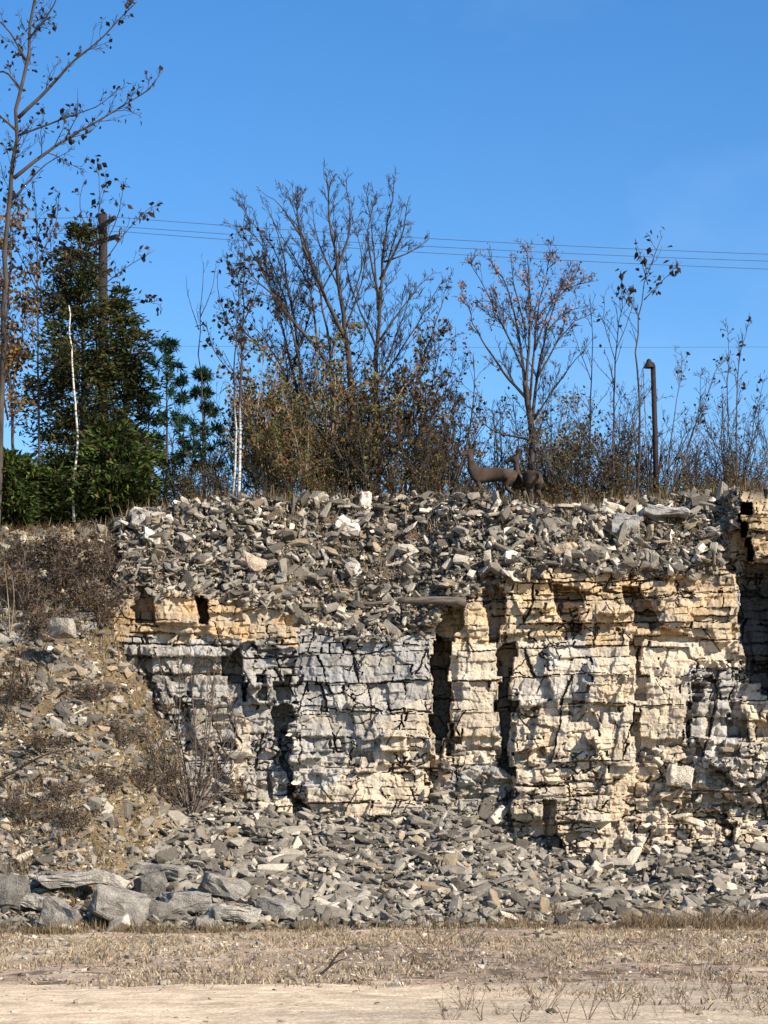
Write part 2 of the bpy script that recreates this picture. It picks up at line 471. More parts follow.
        if lvl: crack = np.where(vmask, .24 * ((ve < (.035 + .09 * h2(vi, vj, 330) * br) * (1, 1.5)[lvl - 1]) & (h2(vi + vj, vj, 331) < op + .02)), crack)
        if lvl == 0: crack0 = crack.copy()
        elif lvl == 1: crack0 = np.maximum(crack0, crack)
        else: R -= np.maximum(0, crack - crack0)
        shade += (hb - .5) * (0.16, 0.14, .1)[lvl] * (.5 + .6 * br) + (h2(k, 5, 180 + lvl) - .5) * 0.09
    # slanting fractures
    for q in range(2):
        dgn = PX * (.8, -.75)[q] + PY * .5 + 4 * fbm(PX / 22, PY / 22, 270 + q, 4)
        fr = np.abs((dgn / (47, 61)[q]) % 1 - .5) * (47, 61)[q]
        R -= .10 * ((fr < .55) & (fbm(PX / 18, PY / 18, 280 + q, 2) > .26))
    R += 0.05 * fbm(PX / 30, PY / 30, 200, 3) + 0.032 * fbm(PX / 5, PY / 5, 210, 3)
    C *= (1 + shade)[..., None]
    warm = fbm(PX / 22, PY / 15, 220, 3)[..., None]
    C *= 1 + warm * np.array([0.10, 0.03, -0.10])
    # rain streaks and lichen of their own shape
    st = fbm(PX / 6, PY / 50, 230, 4)
    C *= (1 - 0.35 * np.clip((st - 0.15) * 3, 0, 1))[..., None]
    return R, np.clip(C, 0.02, 0.75), br


px_cols = np.concatenate([np.arange(-260, -30, 5.0), np.arange(-30, 800, .8), np.arange(800, 1041, 5.0)])
NR = 530
T = np.linspace(0, 1, NR)
PXg = np.repeat(px_cols[None, :], NR, 0)
cr_ = crest(px_cols)
PYg = cr_[None, :] + (905 - cr_[None, :]) * T[:, None]
Rg, Cg, BRg = face_fields(PXg, PYg)
bnd = rubb(PXg)
up = np.clip((bnd + 10 * fbm(PXg / 18, 0 * PXg, 300, 3) - PYg), 0, None)
soft = np.clip(up / 14, 0, 1)
Rg = np.where(Rg < -2, Rg, Rg * (1 - 0.75 * soft)) + soft * (0.22 * fbm(PXg / 16, PYg / 12, 310, 4))
Yg = 58.0 + 0.0022 * (780 - PYg) + up / 39.3 * 0.85 - Rg
dirt = np.array([0.10, 0.08, 0.058]) * (1 + 0.4 * fbm(PXg / 8, PYg / 8, 320, 3))[..., None]
Cg = Cg * (1 - soft[..., None]) + dirt * soft[..., None]
V = np.stack([(PXg - 384) * Yg / F, Yg, CH + (HZ - PYg) * Yg / F], -1).reshape(-1, 3)
cliff = link('cliff', mesh_np('cliff', V, quads=grid_faces(NR, len(px_cols))[:, ::-1], col=Cg.reshape(-1, 3)), M_CLIFF)
tag(cliff, 'tall broken limestone quarry cliff with cream and orange beds', 'cliff', kind='structure')

_pxs = px_cols
def face_at(px, py):
    """point of the rock face / spoil slope at a row and column (nearest vertex)"""
    c = int(np.clip(np.searchsorted(_pxs, px), 0, len(_pxs) - 1))
    t = (py - cr_[c]) / (905 - cr_[c])
    r = int(np.clip(round(t * (NR - 1)), 0, NR - 1))
    return V[r * len(_pxs) + c]

# ------------------------------------------------------------------ plateau behind the crest
topY = Yg[0]
topZ = V[:len(px_cols), 2]
sel = np.arange(0, len(px_cols), 6)
offs = np.array([0.0, 0.25, 0.7, 1.3, 2.2, 3.5, 5, 7, 10, 15, 25, 45, 90, 200])
pv, pc = [], []
for k, o in enumerate(offs):
    Yr = topY[sel] + o
    x = (px_cols[sel] - 384) * (topY[sel]) / F * (1 + max(0, o - 3) * 0.06)
    m = min(1, o / 25)
    z = topZ[sel] - 0.12 * min(1, o * 2) + m * (11.0 - topZ[sel]) + (0.10 * fbm(x * 1.1, Yr * 1.1, 340, 3) if o > 0 else 0)
    pv.append(np.stack([x, Yr, z], -1))
    g = fbm(x * .8, Yr * .8, 350, 3)[:, None]
    pc.append(np.array([0.13, 0.11, 0.07]) * (1 + .4 * g))
me = mesh_np('plateau', np.concatenate(pv), quads=grid_faces(len(offs), len(sel)), col=np.concatenate(pc))
tag(link('plateau', me, M_SOIL), 'overgrown level ground above the quarry face', 'ground', kind='structure')


def plateau_z(px, Y):
    c = int(np.clip(np.searchsorted(px_cols, px), 0, len(px_cols) - 1))
    o = max(0.0, Y - topY[c])
    return topZ[c] - 0.12 * min(1, o * 2) + min(1, o / 25) * (11.0 - topZ[c])


# ------------------------------------------------------------------ talus and hillside
def slope_z(x, y):
    px0 = 384 + x * F / 57.0
    foot = np.interp(px0, [-300, 0, 200, 420, 560, 768, 1070], [46.5, 46.0, 47.2, 49.8, 51.5, 52.0, 52.0])
    top_py = np.interp(px0, [-300, 100, 150, 250, 300, 400, 440, 500, 560, 610, 680, 768, 1070], [790, 790, 800, 806, 816, 818, 806, 834, 858, 864, 852, 850, 848])
    ztop = CH + (HZ - top_py) * 57.3 / F
    t = np.clip((y - foot) / (57.6 - foot), -1, 1.3)
    talus = ztop * (np.where(t > 0, 0.55 * t + 0.45 * t * t, t * 1.2))
    hill = np.interp(y, [40, 47.0, 50, 53, 56, 58, 60, 61.5, 66], [-4, -0.15, 1.5, 3.7, 6.4, 8.3, 10.0, 10.35, 10.4])
    xe = np.interp(hill, [0, 3, 7, 9, 10.5], [-6.6, -6.9, -7.5, -7.3, -6.9]) + .5 * fbm(y * .5, x * .1, 405, 2)
    hill = hill - np.clip(x - xe, 0, None) * 1.9
    z = np.maximum(talus, hill)
    k = np.exp(-np.abs(talus - hill) * 2.0) * 0.2
    return z + k + 0.16 * fbm(x * .7, y * .7, 400, 3) + 0.05 * fbm(x * 3, y * 3, 410, 2) - 0.05, hill > talus


sx = np.concatenate([np.arange(-30, -12, .5), np.arange(-12, 12, .09), np.arange(12, 30.1, .5)])
sy = np.concatenate([np.arange(42, 64.5, .1)])
SX, SY = np.meshgrid(sx, sy)
SZ, HM = slope_z(SX, SY)
# under the standing rock the sheet stays inside the cliff
n1 = fbm(SX * .9, SY * .9, 420, 4)[..., None]; n2 = fbm(SX * 4, SY * 4, 430, 3)[..., None]
cs = np.array([0.17, 0.155, 0.135]) * (1 + .3 * n1 + .3 * n2)
ch = np.array([0.15, 0.108, 0.056]) * (1 + .25 * n1 + .35 * n2)
zz = np.clip((SZ - 6.6) / 1.2, 0, 1)[..., None]
ch = ch * (1 - zz) + np.array([0.12, 0.10, 0.075]) * (1 + .3 * n2) * zz
CC = np.where(HM[..., None], ch, cs)
SZ = np.where((SX > -6.6) & (SY > 58.4), -1.0, SZ)
me = mesh_np('talus_slope', np.stack([SX, SY, SZ], -1).reshape(-1, 3), quads=grid_faces(*SX.shape), col=np.clip(CC, .01, .8).reshape(-1, 3))
tag(link('talus_slope', me, M_SOIL), 'stony slope of fallen rubble below the cliff', 'slope', kind='structure')

# ------------------------------------------------------------------ quarry floor
gx = np.concatenate([[-4000, -1500, -500, -200, -100, -60], np.arange(-40, -14, 1.0), np.arange(-14, 14, .12), np.arange(14, 41, 1.0), [60, 100, 200, 500, 1500, 4000]])
gy = np.concatenate([[-2000, -500, -100, -30, 0, 8, 12], np.arange(15, 54, .15), [56, 60, 80, 120, 300, 1000, 5000]])
GX, GY = np.meshgrid(gx, gy)
near = ((np.abs(GX) < 50) & (GY > 10) & (GY < 60))
GZ = np.where(near, ground_z(GX, GY), -0.02)
g1 = fbm(GX * .5, GY * .22, 500, 4)[..., None]; g2 = fbm(GX * 2.5, GY * 1.2, 510, 4)[..., None]
GC = np.array([0.37, 0.275, 0.195]) * (1 + .35 * g1 + .45 * g2)
GC = np.where((g1 + .7 * g2) > .30, np.array([0.44, 0.355, 0.245]) * (1 + .4 * g2), GC)
GC = np.where((g2 - .5 * g1) > .33, np.array([0.12, 0.09, 0.06]) * (1 + .4 * g2), GC)
me = mesh_np('ground', np.stack([GX, GY, GZ], -1).reshape(-1, 3), quads=grid_faces(*GX.shape), col=np.clip(GC, .02, .7).reshape(-1, 3))
tag(link('ground', me, M_SOIL), 'stony quarry floor with thin dead grass', 'ground', kind='structure')


def track_edge(x):
    return 28.2 - 0.05 * x + 1.1 * fbm(x * .3, x * 0, 520, 3) + 0.5 * fbm(x * 1.6, x * 0, 525, 3) + .25 * fbm(x * 6, x * 0, 526, 2)

tx_ = np.concatenate([np.arange(-40, -12, 1.0), np.arange(-12, 12, .1), np.arange(12, 41, 1.0)])
tt = np.linspace(0, 1, 110)
TX = np.repeat(tx_[None], len(tt), 0)
TY = 14 + (track_edge(tx_)[None] - 14) * tt[:, None]
TZ = ground_z(TX, TY) + 0.012 - 0.02 * (tt[:, None] > .995)
t1 = fbm(TX * .35, TY * 1.0, 530, 4)[..., None]; t2 = fbm(TX * 3, TY * 2.0, 540, 3)[..., None]; t3 = fbm(TX * .2, TY * .5, 545, 3)[..., None]
t4 = fbm(TX * 8, TY * 6, 547, 4)[..., None]
TCol = np.array([0.59, 0.465, 0.315]) * (1 + .2 * t1 + .22 * t2 + .38 * t4)
rough_patch = np.clip((t3 + .25 * t2 + np.clip((TX[..., None] - 1) / 8, -.5, .6) + (TY[..., None] - 25) * .03) * 1.3, 0, .75)
TCol = TCol * (1 - rough_patch) + np.array([0.33, 0.28, 0.21]) * (1 + .3 * t2) * rough_patch
me = mesh_np('dirt_track', np.stack([TX, TY, TZ], -1).reshape(-1, 3), quads=grid_faces(*TX.shape), col=np.clip(TCol, .02, .75).reshape(-1, 3))
tag(link('dirt_track', me, M_SOIL), 'pale sandy track across the quarry floor', 'track', kind='structure')


# ------------------------------------------------------------------ rocks
def rock_proto(seed, extra=5, flat=.5, wid=.75):
    r = np.random.default_rng(seed)
    bm = bmesh.new()
    for sx_ in (-1, 1):
        for sy_ in (-1, 1):
            for sz_ in (-1, 1):
                p = np.array([sx_, sy_, sz_]) * (0.5 + r.uniform(-.34, .08, 3))
                bm.verts.new(p * np.array([1, wid, flat]))
    for _ in range(extra):
        p = r.normal(size=3); p /= np.max(np.abs(p))
        bm.verts.new(p * np.array([.55, .55 * wid, .52 * flat]) * r.uniform(.85, 1.05))
    res = bmesh.ops.convex_hull(bm, input=bm.verts)
    bmesh.ops.delete(bm, geom=[g for g in res['geom_interior'] if isinstance(g, bmesh.types.BMVert)], context='VERTS')
    bmesh.ops.triangulate(bm, faces=bm.faces)
    bmesh.ops.recalc_face_normals(bm, faces=bm.faces)
    bm.verts.index_update()
    Vp = np.array([v.co[:] for v in bm.verts]); Tp = np.array([[v.index for v in f.verts] for f in bm.faces])
    bm.free()
    return Vp, Tp

PROTO = []
for s in range(18):
    kind = ('flat', 'angular', 'blocky')[s % 3]
    PROTO.append((kind,) + rock_proto(1000 + s, 4 + s % 5, {'flat': .24, 'angular': .42, 'blocky': .62}[kind], .45 + .07 * (s % 6)))

ROCKC = {'cream': (0.54, 0.475, 0.375), 'light grey': (0.32, 0.288, 0.235), 'grey': (0.205, 0.184, 0.15), 'dark grey': (0.11, 0.098, 0.08), 'tan': (0.27, 0.215, 0.145)}
CN = list(ROCKC)


def rotmats(n, rng, tilt_sd, slope):
    sp = rng.uniform(0, 2 * math.pi, n); ax = rng.uniform(0, 2 * math.pi, n); ti = rng.normal(0, tilt_sd, n)
    def Rz(a):
        c, s, o, i = np.cos(a), np.sin(a), np.zeros_like(a), np.ones_like(a)
        return np.stack([c, -s, o, s, c, o, o, o, i], -1).reshape(-1, 3, 3)
    def Rx(a):
        c, s, o, i = np.cos(a), np.sin(a), np.zeros_like(a), np.ones_like(a)
        return np.stack([i, o, o, o, c, -s, o, s, c], -1).reshape(-1, 3, 3)
    return Rx(np.full(n, slope)) @ Rz(ax) @ Rx(ti) @ Rz(-ax) @ Rz(sp)


ROCKS = []      # dicts, largest become individuals

def scatter(pos, size, rng, tilt, slope, cprob, zone):
    n = len(pos)
    R = rotmats(n, rng, tilt, slope)
    kinds = rng.integers(0, len(PROTO), n)
    ci = rng.choice(len(CN), n, p=cprob)
    for i in range(n):
        ROCKS.append(dict(p=pos[i], s=size[i], R=R[i], k=int(kinds[i]), c=int(ci[i]), v=rng.uniform(.7, 1.25), zone=zone, sc=rng.uniform(.75, 1.2, 3) * np.array([1.25, .9, .8])))


rng = np.random.default_rng(11)
# spoil slope above the beds
n = 6200
pxs = rng.uniform(-20, 790, n)
lo, hi = crest(pxs) + 0, rubb(pxs) + 8
pys = lo + (hi - lo) * rng.uniform(-0.02, 1, n)
keep = (pxs > 118 + rng.uniform(-20, 20, n)) & (hi - lo > 8) & (pxs < 736)
keep &= (fbm(pxs / 26, pys / 15, 350, 3) > -.30) | (rng.uniform(0, 1, n) < .25)
pxs, pys = pxs[keep], pys[keep]
pos = np.array([face_at(a, b) for a, b in zip(pxs, pys)])
size = 0.10 + 0.10 * rng.pareto(2.1, len(pos)); size = np.clip(size, .09, .40)
pos[:, 1] -= size * .1 + rng.uniform(0, .22, len(pos)); pos[:, 2] += rng.uniform(-.02, .10, len(pos))
scatter(pos, size, rng, .85, .5, [.11, .22, .33, .25, .09], 'spoil')
# crest pebbles, left crest
n = 900
pxs = rng.uniform(-20, 135, n); pys = crest(pxs) + rng.exponential(22, n)
pos = []
for a, b in zip(pxs, pys):
    Y = 62.5
    for _ in range(6):
        z_, _m = slope_z((a - 384) * Y / F, Y)
        Y += (HZ - b) * 0 + ((CH + (HZ - b) * Y / F) - z_) * .8
        Y = min(max(Y, 50), 63)
    pos.append([(a - 384) * Y / F, Y, float(slope_z((a - 384) * Y / F, Y)[0]) + .03])
pos = np.array(pos); size = np.clip(.10 + .12 * rng.pareto(2.4, n), .1, .5)
scatter(pos, size, rng, .6, .5, [.12, .26, .32, .22, .08], 'hill')
# talus
n = 10500
x = rng.uniform(-11.0, 11.5, n); y = 45 + 13.0 * rng.uniform(0, 1, n) ** .9
z, hm = slope_z(x, y)
keep = (z > -0.02) & (~hm | (rng.uniform(0, 1, n) < .2)) & (z < 4.6)
x, y, z, hm = x[keep], y[keep], z[keep], hm[keep]
size = np.clip(.14 + .12 * rng.pareto(2.5, len(x)), .12, .52)
size = np.where(hm, size * .62, size)
pos = np.stack([x, y, z + size * .08 + rng.uniform(-.02, .14, len(x))], -1)
scatter(pos, size, rng, .6, .3, [.06, .27, .42, .19, .06], 'talus')
# hillside gravel
n = 32000
x = rng.uniform(-12.5, -4.8, n); y = rng.uniform(47, 63.5, n)
z, hm = slope_z(x, y)
keep = hm
x, y, z = x[keep], y[keep], z[keep]
size = np.clip(.055 + .05 * rng.pareto(2.1, len(x)), .05, .40)
scatter(np.stack([x, y, z + size * .1], -1), size, rng, .5, .5, [.03, .08, .25, .34, .30], 'hill')
# blocks fallen on ledges of the lower face
n = 420
pxs = np.concatenate([rng.uniform(640, 790, 220), rng.uniform(435, 512, 90), rng.uniform(130, 300, 110)])
pys = np.concatenate([rng.uniform(745, 860, 220), rng.uniform(750, 835, 90), rng.uniform(690, 800, 110)])
pos = np.array([face_at(a, b) for a, b in zip(pxs, pys)])
size = np.clip(.14 + .1 * rng.pareto(2.4, n), .12, .5)
scatter(pos, size, rng, .7, .4, [.34, .3, .18, .08, .1], 'face')

# fines between the stones
n = 11000
pxs = rng.uniform(118, 738, n); pys = crest(pxs) + (rubb(pxs) + 4 - crest(pxs)) * rng.uniform(0, 1, n)
pos = np.array([face_at(a, b) for a, b in zip(pxs, pys)]); size = np.clip(.035 + .03 * rng.pareto(2.2, n), .03, .14)
pos[:, 1] -= rng.uniform(0, .12, n)
scatter(pos, size, rng, .9, .5, [.12, .2, .28, .25, .15], 'spoil')
n = 13000
x = rng.uniform(-11.0, 11.5, n); y = 45 + 13.0 * rng.uniform(0, 1, n)
z, hm = slope_z(x, y); keep = (z > -.02) & (z < 4.6); x, y, z = x[keep], y[keep], z[keep]
scatter(np.stack([x, y, z + rng.uniform(0, .12, len(x))], -1), np.clip(.035 + .03 * rng.pareto(2.2, len(x)), .03, .14), rng, .8, .3, [.1, .25, .35, .2, .1], 'talus')

# pick the 290 that show largest
def vis(r):
    a, b = topx(r['p'])
    return r['s'] * F / r['p'][1] if (-2 < a < 770) else 0
ROCKS.sort(key=vis, reverse=True)
IND, REST = ROCKS[:290], ROCKS[290:]

for zone, nm, lab in (('spoil', 'spoil_rubble', 'small grey stones packed along the top of the cliff'),
                      ('talus', 'talus_rubble', 'small grey stones heaped at the foot of the cliff'),
                      ('hill', 'hillside_gravel', 'loose gravel strewn over the scrubby hillside'),
                      ('face', 'ledge_rubble', 'small broken stones lodged on ledges of the lower face')):
    vs, ts, cs_ = [], [], []
    off = 0
    rr = [r for r in REST if r['zone'] == zone]
    for r in rr:
        kind, Vp, Tp = PROTO[r['k']]
        vs.append((Vp * r['sc'] * r['s']) @ r['R'].T + r['p'])
        ts.append(Tp + off); off += len(Vp)
        cs_.append(np.tile(np.array(ROCKC[CN[r['c']]]) * r['v'], (len(Vp), 1)))
    o = link(nm, mesh_np(nm, np.concatenate(vs), tris=np.concatenate(ts), col=np.concatenate(cs_)), M_RUBBLE)
    tag(o, lab, 'rubble', kind='stuff')

PM = {}
def proto_mesh(k, c):
    if (k, c) not in PM:
        kind, Vp, Tp = PROTO[k]
        # a second cut of small facets so that the larger stones have chipped edges
        bm = bmesh.new()
        vs = [bm.verts.new(v) for v in Vp]
        for t in Tp: bm.faces.new([vs[i] for i in t])
        bmesh.ops.dissolve_limit(bm, angle_limit=.12, verts=bm.verts, edges=bm.edges)
        bmesh.ops.bevel(bm, geom=list(bm.edges), offset=.035, segments=1, affect='EDGES', clamp_overlap=True)
        bmesh.ops.triangulate(bm, faces=bm.faces)
        rr = np.random.default_rng(k)
        for v in bm.verts: v.co += Vector(rr.normal(0, .008, 3))
        me = bpy.data.meshes.new('rock'); bm.to_mesh(me); bm.free()
        a = me.attributes.new('Col', 'FLOAT_COLOR', 'POINT')
        a.data.foreach_set('color', np.tile(np.array([*ROCKC[CN[c]], 1.0], dtype=np.float32), (len(me.vertices), 1)).ravel())
        me.materials.append(M_RUBBLE)
        PM[(k, c)] = me
    return PM[(k, c)]


def zone_words(r):
    a, b = topx(r['p'])
    def pick(tab):
        for lim, wds in tab:
            if a < lim: return wds
        return tab[-1][1]
    if r['zone'] == 'spoil':
        f = (b - crest(a)) / max(10.0, rubb(a) - crest(a))
        lvl = 'crest-top' if f < .3 else ('mid-slope' if f < .66 else 'lowest')
        return lvl + ' ' + pick([(190, 'beside scrubby hillside'), (255, 'below twin birch'), (330, 'below olive thicket'), (400, 'below big bare tree'),
                          (468, 'around grey log'), (545, 'below two deer'), (630, 'below rusty-tipped tree'), (680, 'below lamp post'), (900, 'beside shaded recess')])
    if r['zone'] == 'hill':
        return 'on hillside ' + ('near its top' if b < 600 else ('halfway up' if b < 760 else 'near its foot'))
    if r['zone'] == 'face':
        return 'on face ' + pick([(310, 'beside bare shrub'), (520, 'below dark crevice'), (700, 'below cream buttress'), (900, 'below shaded recess')])
    lvl = 'high' if b < 858 else ('midway' if b < 895 else 'low')
    return lvl + ' in talus ' + pick([(110, 'under scrubby hillside'), (230, 'below bare shrub'), (330, 'below grey buttress'), (430, 'below central buttress'),
                          (510, 'below dark crevice'), (610, 'below cream buttress'), (690, 'below orange beds'), (900, 'below shaded recess')])

ORD = ['leftmost', 'second from left', 'third from left', 'fourth from left', 'fifth from left', 'sixth from left', 'seventh from left', 'eighth from left', 'ninth from left', 'tenth from left']
NUM = ['', 'one', 'two', 'three', 'four', 'five', 'six', 'seven', 'eight', 'nine', 'ten']
by = {}
for r in IND:
    kind = PROTO[r['k']][0]
    big = 'large ' if r['s'] > .5 else ''
    wd = big + CN[r['c']] + ' ' + kind + ' rock ' + zone_words(r)
    by.setdefault(wd, []).append(r)
GROUPN = {'spoil': 'rocks on the spoil slope', 'talus': 'rocks in the talus heap', 'hill': 'rocks on the hillside', 'face': 'rocks on ledges of the face'}
for wd, lst in by.items():
    lst.sort(key=lambda r: topx(r['p'])[0])
    for i, r in enumerate(lst):
        lab = wd if len(lst) == 1 else wd + ', ' + ORD[min(i, 9)] + ' of ' + NUM[min(len(lst), 10)]
        o = link('rock', proto_mesh(r['k'], r['c']))
        o.matrix_world = Matrix.LocRotScale(Vector(r['p']), Matrix(r['R'].tolist()).to_quaternion(), Vector(r['sc'] * r['s']))
        tag(o, lab, 'rock', GROUPN[r['zone']])

# hand-placed stones: (kind, label, px, py, width px, height px, colour, yaw, tilt)
def boulder(label, px, py, wpx, hpx, col, seed, roll=0.0, where='talus', deep=.7, name='boulder', group='boulders at the foot of the talus', Y=None):
    if where == 'talus':
        Yv = 47.0
        for _ in range(12):
            z_, _m = slope_z((px - 384) * Yv / F, Yv)
            Yv += ((CH + (HZ - (py + hpx * .42)) * Yv / F) - z_) * -1.2 * -1
            Yv = min(max(Yv, 44), 57)
        Yv -= .15
    else:
        q = face_at(px, py); Yv = q[1] - .2
    if Y: Yv = Y
    s = Yv / F
    r = np.random.default_rng(seed)
    bm = bmesh.new()
    pts = []
    for a in (-1, 1):
        for b in (-1, 1):
            for c in (-1, 1):
                if group.startswith('boulders at') and not pts and hpx > 15: hpx *= .84; wpx *= 1.1
                pts.append(np.array([a * wpx * s * .5, b * wpx * s * .5 * deep, c * hpx * s * .5]) * (1 + r.uniform(-.38, .05, 3)))
    for _ in range(7):
        p = r.normal(size=3); p /= np.max(np.abs(p))
        pts.append(p * np.array([wpx * .52, wpx * .52 * deep, hpx * .52]) * s * r.uniform(.85, 1))
    for p in pts: bm.verts.new(p)
    res = bmesh.ops.convex_hull(bm, input=bm.verts)
    bmesh.ops.delete(bm, geom=[g for g in res['geom_interior'] if isinstance(g, bmesh.types.BMVert)], context='VERTS')
    bmesh.ops.recalc_face_normals(bm, faces=bm.faces)
    bmesh.ops.dissolve_limit(bm, angle_limit=.1, verts=bm.verts, edges=bm.edges)
    bmesh.ops.bevel(bm, geom=list(bm.edges), offset=.03, segments=1, affect='EDGES', clamp_overlap=True)
    bmesh.ops.triangulate(bm, faces=bm.faces)
    bmesh.ops.subdivide_edges(bm, edges=bm.edges, cuts=3, use_grid_fill=True)
    from mathutils import noise
    for v in bm.verts:
        n_ = noise.noise_vector(v.co * 3.0 + Vector((seed, 0, 0))) * .085 + noise.noise_vector(v.co * 9 + Vector((seed, 3, 0))) * .045
        v.co += n_
    me = bpy.data.meshes.new(name); bm.to_mesh(me); bm.free()
    a = me.attributes.new('Col', 'FLOAT_COLOR', 'POINT')
    a.data.foreach_set('color', np.tile(np.array([*col, 1.0], dtype=np.float32), (len(me.vertices), 1)).ravel())
    o = link(name, me, M_BOULDER)
    o.location = P(px, py, Yv)
    o.rotation_euler = (0, roll, r.uniform(-.4, .4))
    return tag(o, label, 'rock', group)

G1, G2, G3, CR = (0.23, 0.213, 0.185), (0.33, 0.305, 0.26), (0.15, 0.14, 0.122), (0.52, 0.46, 0.36)
boulder('big split grey boulder with dark hollow front at foot of talus', 122, 908, 56, 46, G1, 1, .3)
boulder('long pale flat slab bridging the boulders at foot of hillside', 70, 880, 70, 12, G2, 2, -.08)
boulder('rounded grey boulder beside the split one at talus foot', 58, 915, 36, 34, G1, 3, .5)
boulder('blocky grey boulder overhanging a dark gap at talus foot', 186, 902, 46, 24, G1, 4, .05)
boulder('low pale grey slab right of the overhanging block', 236, 914, 52, 18, G2, 5, .1)
boulder('broad grey sloping boulder behind the low pale slab', 224, 888, 46, 26, G1, 6, .25)
boulder('wide grey slab lying along the top of the boulder row', 165, 872, 60, 18, G1, 7, .06)
boulder('dark grey boulder at the far end under the hillside', 8, 890, 44, 40, G3, 8, .1)
boulder('small cream block on the ground below the dark grey boulder', 66, 931, 14, 9, CR, 9)
boulder('grey upright boulder in front of the wide slab', 150, 886, 26, 30, G3, 10, -.2)
boulder('flat grey slab half buried at the left foot of the long pale slab', 36, 902, 34, 14, G2, 12, .2)
boulder('small dark block tucked between the split boulder and overhanging block', 156, 912, 26, 22, G3, 13, .4)
boulder('squat grey boulder at the far end of the boulder row by the open talus', 276, 908, 34, 22, G1, 14, .2)
boulder('tilted pale slab leaning on the back of the split boulder', 108, 880, 40, 14, G2, 15, .35)
boulder('grey wedge boulder on the ground below the overhanging block', 206, 924, 28, 12, G1, 16, .1)
boulder('angular boulder standing alone on the scrubby hillside below the brush', 62, 628, 26, 20, (.30, .27, .225), 11, Y=55.4, where='f', group='boulders on the hillside')
boulder('bright cream tabular stone resting on crest of spoil slope', 346, 526, 25, 15, (.68, .62, .52), 21, .3, where='f', name='rock', group='rocks on the spoil slope')
boulder('bright white angular stone beside the scrubby hillside crest', 150, 538, 18, 13, (.68, .65, .58), 22, .4, where='f', name='rock', group='rocks on the spoil slope')
boulder('pointed grey stone standing on crest beside the conifer', 140, 520, 18, 20, (.3, .28, .25), 23, .2, where='f', name='rock', group='rocks on the spoil slope')
boulder('upright cream stone standing on crest under the big tree', 365, 500, 11, 18, (.6, .54, .45), 24, .1, where='f', name='rock', group='rocks on the spoil slope')
boulder('tall pale leaning stone on the spoil above the grey log', 355, 572, 12, 28, (.52, .48, .4), 25, -.5, where='f', name='rock', group='rocks on the spoil slope')
boulder('wide tan slab lying below the olive thicket', 252, 562, 28, 14, (.38, .31, .23), 26, .35, where='f', name='rock', group='rocks on the spoil slope')
boulder('long grey ledge slab jutting under the lamp post', 662, 513, 50, 10, (.33, .32, .3), 27, .02, where='f', name='rock', group='rocks on the spoil slope')
boulder('square grey block left of the jutting ledge slab', 626, 526, 30, 24, (.27, .265, .25), 28, .1, where='f', name='rock', group='rocks on the spoil slope')
boulder('long tan slab tilted on the spoil below the deer', 564, 549, 30, 9, (.42, .33, .22), 29, -.3, where='f', name='rock', group='rocks on the spoil slope')
boulder('cream block wedged at the cliff foot below the shaded recess', 680, 778, 26, 22, (.55, .48, .38), 30, .2, where='f', name='rock', group='rocks on ledges of the face')

# grey log on the spoil slope
def tube_mesh(name, lines, mat, parent=None, sides=8, smooth=True, col=None):
    b = Tubes(); 
    for pts, rad in lines: b.add(pts, rad, sides)
    return b.build(name, mat, parent, smooth)


# ------------------------------------------------------------------ branches
class Tubes:
    def __init__(s): s.d = {}
    def add(s, pts, rad, sides=3):
        pts = np.asarray(pts, float); rad = np.asarray(rad, float)
        s.d.setdefault((len(pts), sides), []).append((pts, rad))
    def build(s, name, mat, parent=None, smooth=True, origin=None):
        Vs, Qs, Ts = [], [], []
        off = 0
        for (n, k), lst in s.d.items():
            p = np.stack([a for a, _ in lst]); r = np.stack([b for _, b in lst])
            t = np.gradient(p, axis=1) if n > 2 else np.repeat(p[:, 1:] - p[:, :1], 2, 1)
            t /= np.linalg.norm(t, axis=-1, keepdims=True) + 1e-9
            mt = t.mean(1)
            ref = np.where(np.abs(mt[:, 1:2]) > .8, np.array([[1., 0, 0]]), np.array([[0., 1, 0]]))[:, None, :]
            A = np.cross(t, ref); A /= np.linalg.norm(A, axis=-1, keepdims=True) + 1e-9
            B = np.cross(t, A)
            an = np.arange(k) * 2 * math.pi / k
            ring = p[:, :, None] + r[:, :, None, None] * (np.cos(an)[:, None] * A[:, :, None] + np.sin(an)[:, None] * B[:, :, None])
            m = len(lst)
            idx = off + np.arange(m)[:, None, None] * n * k + np.arange(n - 1)[None, :, None] * k + np.arange(k)[None, None, :]
            j = off + np.arange(m)[:, None, None] * n * k + np.arange(n - 1)[None, :, None] * k + ((np.arange(k) + 1) % k)[None, None, :]
            Qs.append(np.stack([idx, j, j + k, idx + k], -1).reshape(-1, 4))
            if k > 4:   # close the ends of thick pieces
                for e in (0, n - 1):
                    base = off + np.arange(m) * n * k + e * k
                    for q in range(1, k - 1):
                        tri = np.stack([base, base + q, base + q + 1], -1)
                        Ts.append(tri if e else tri[:, ::-1])
            Vs.append(ring.reshape(-1, 3)); off += m * n * k
        V = np.concatenate(Vs)
        if origin is not None: V = V - np.asarray(origin)
        me = mesh_np(name, V, quads=np.concatenate(Qs), tris=np.concatenate(Ts) if Ts else None, smooth=smooth)
        return link(name, me, mat, parent)


def unit(v): return v / (np.linalg.norm(v) + 1e-9)


def rand_perp(d, rng):
    a = rng.normal(size=3)
    return unit(a - d * np.dot(a, d))


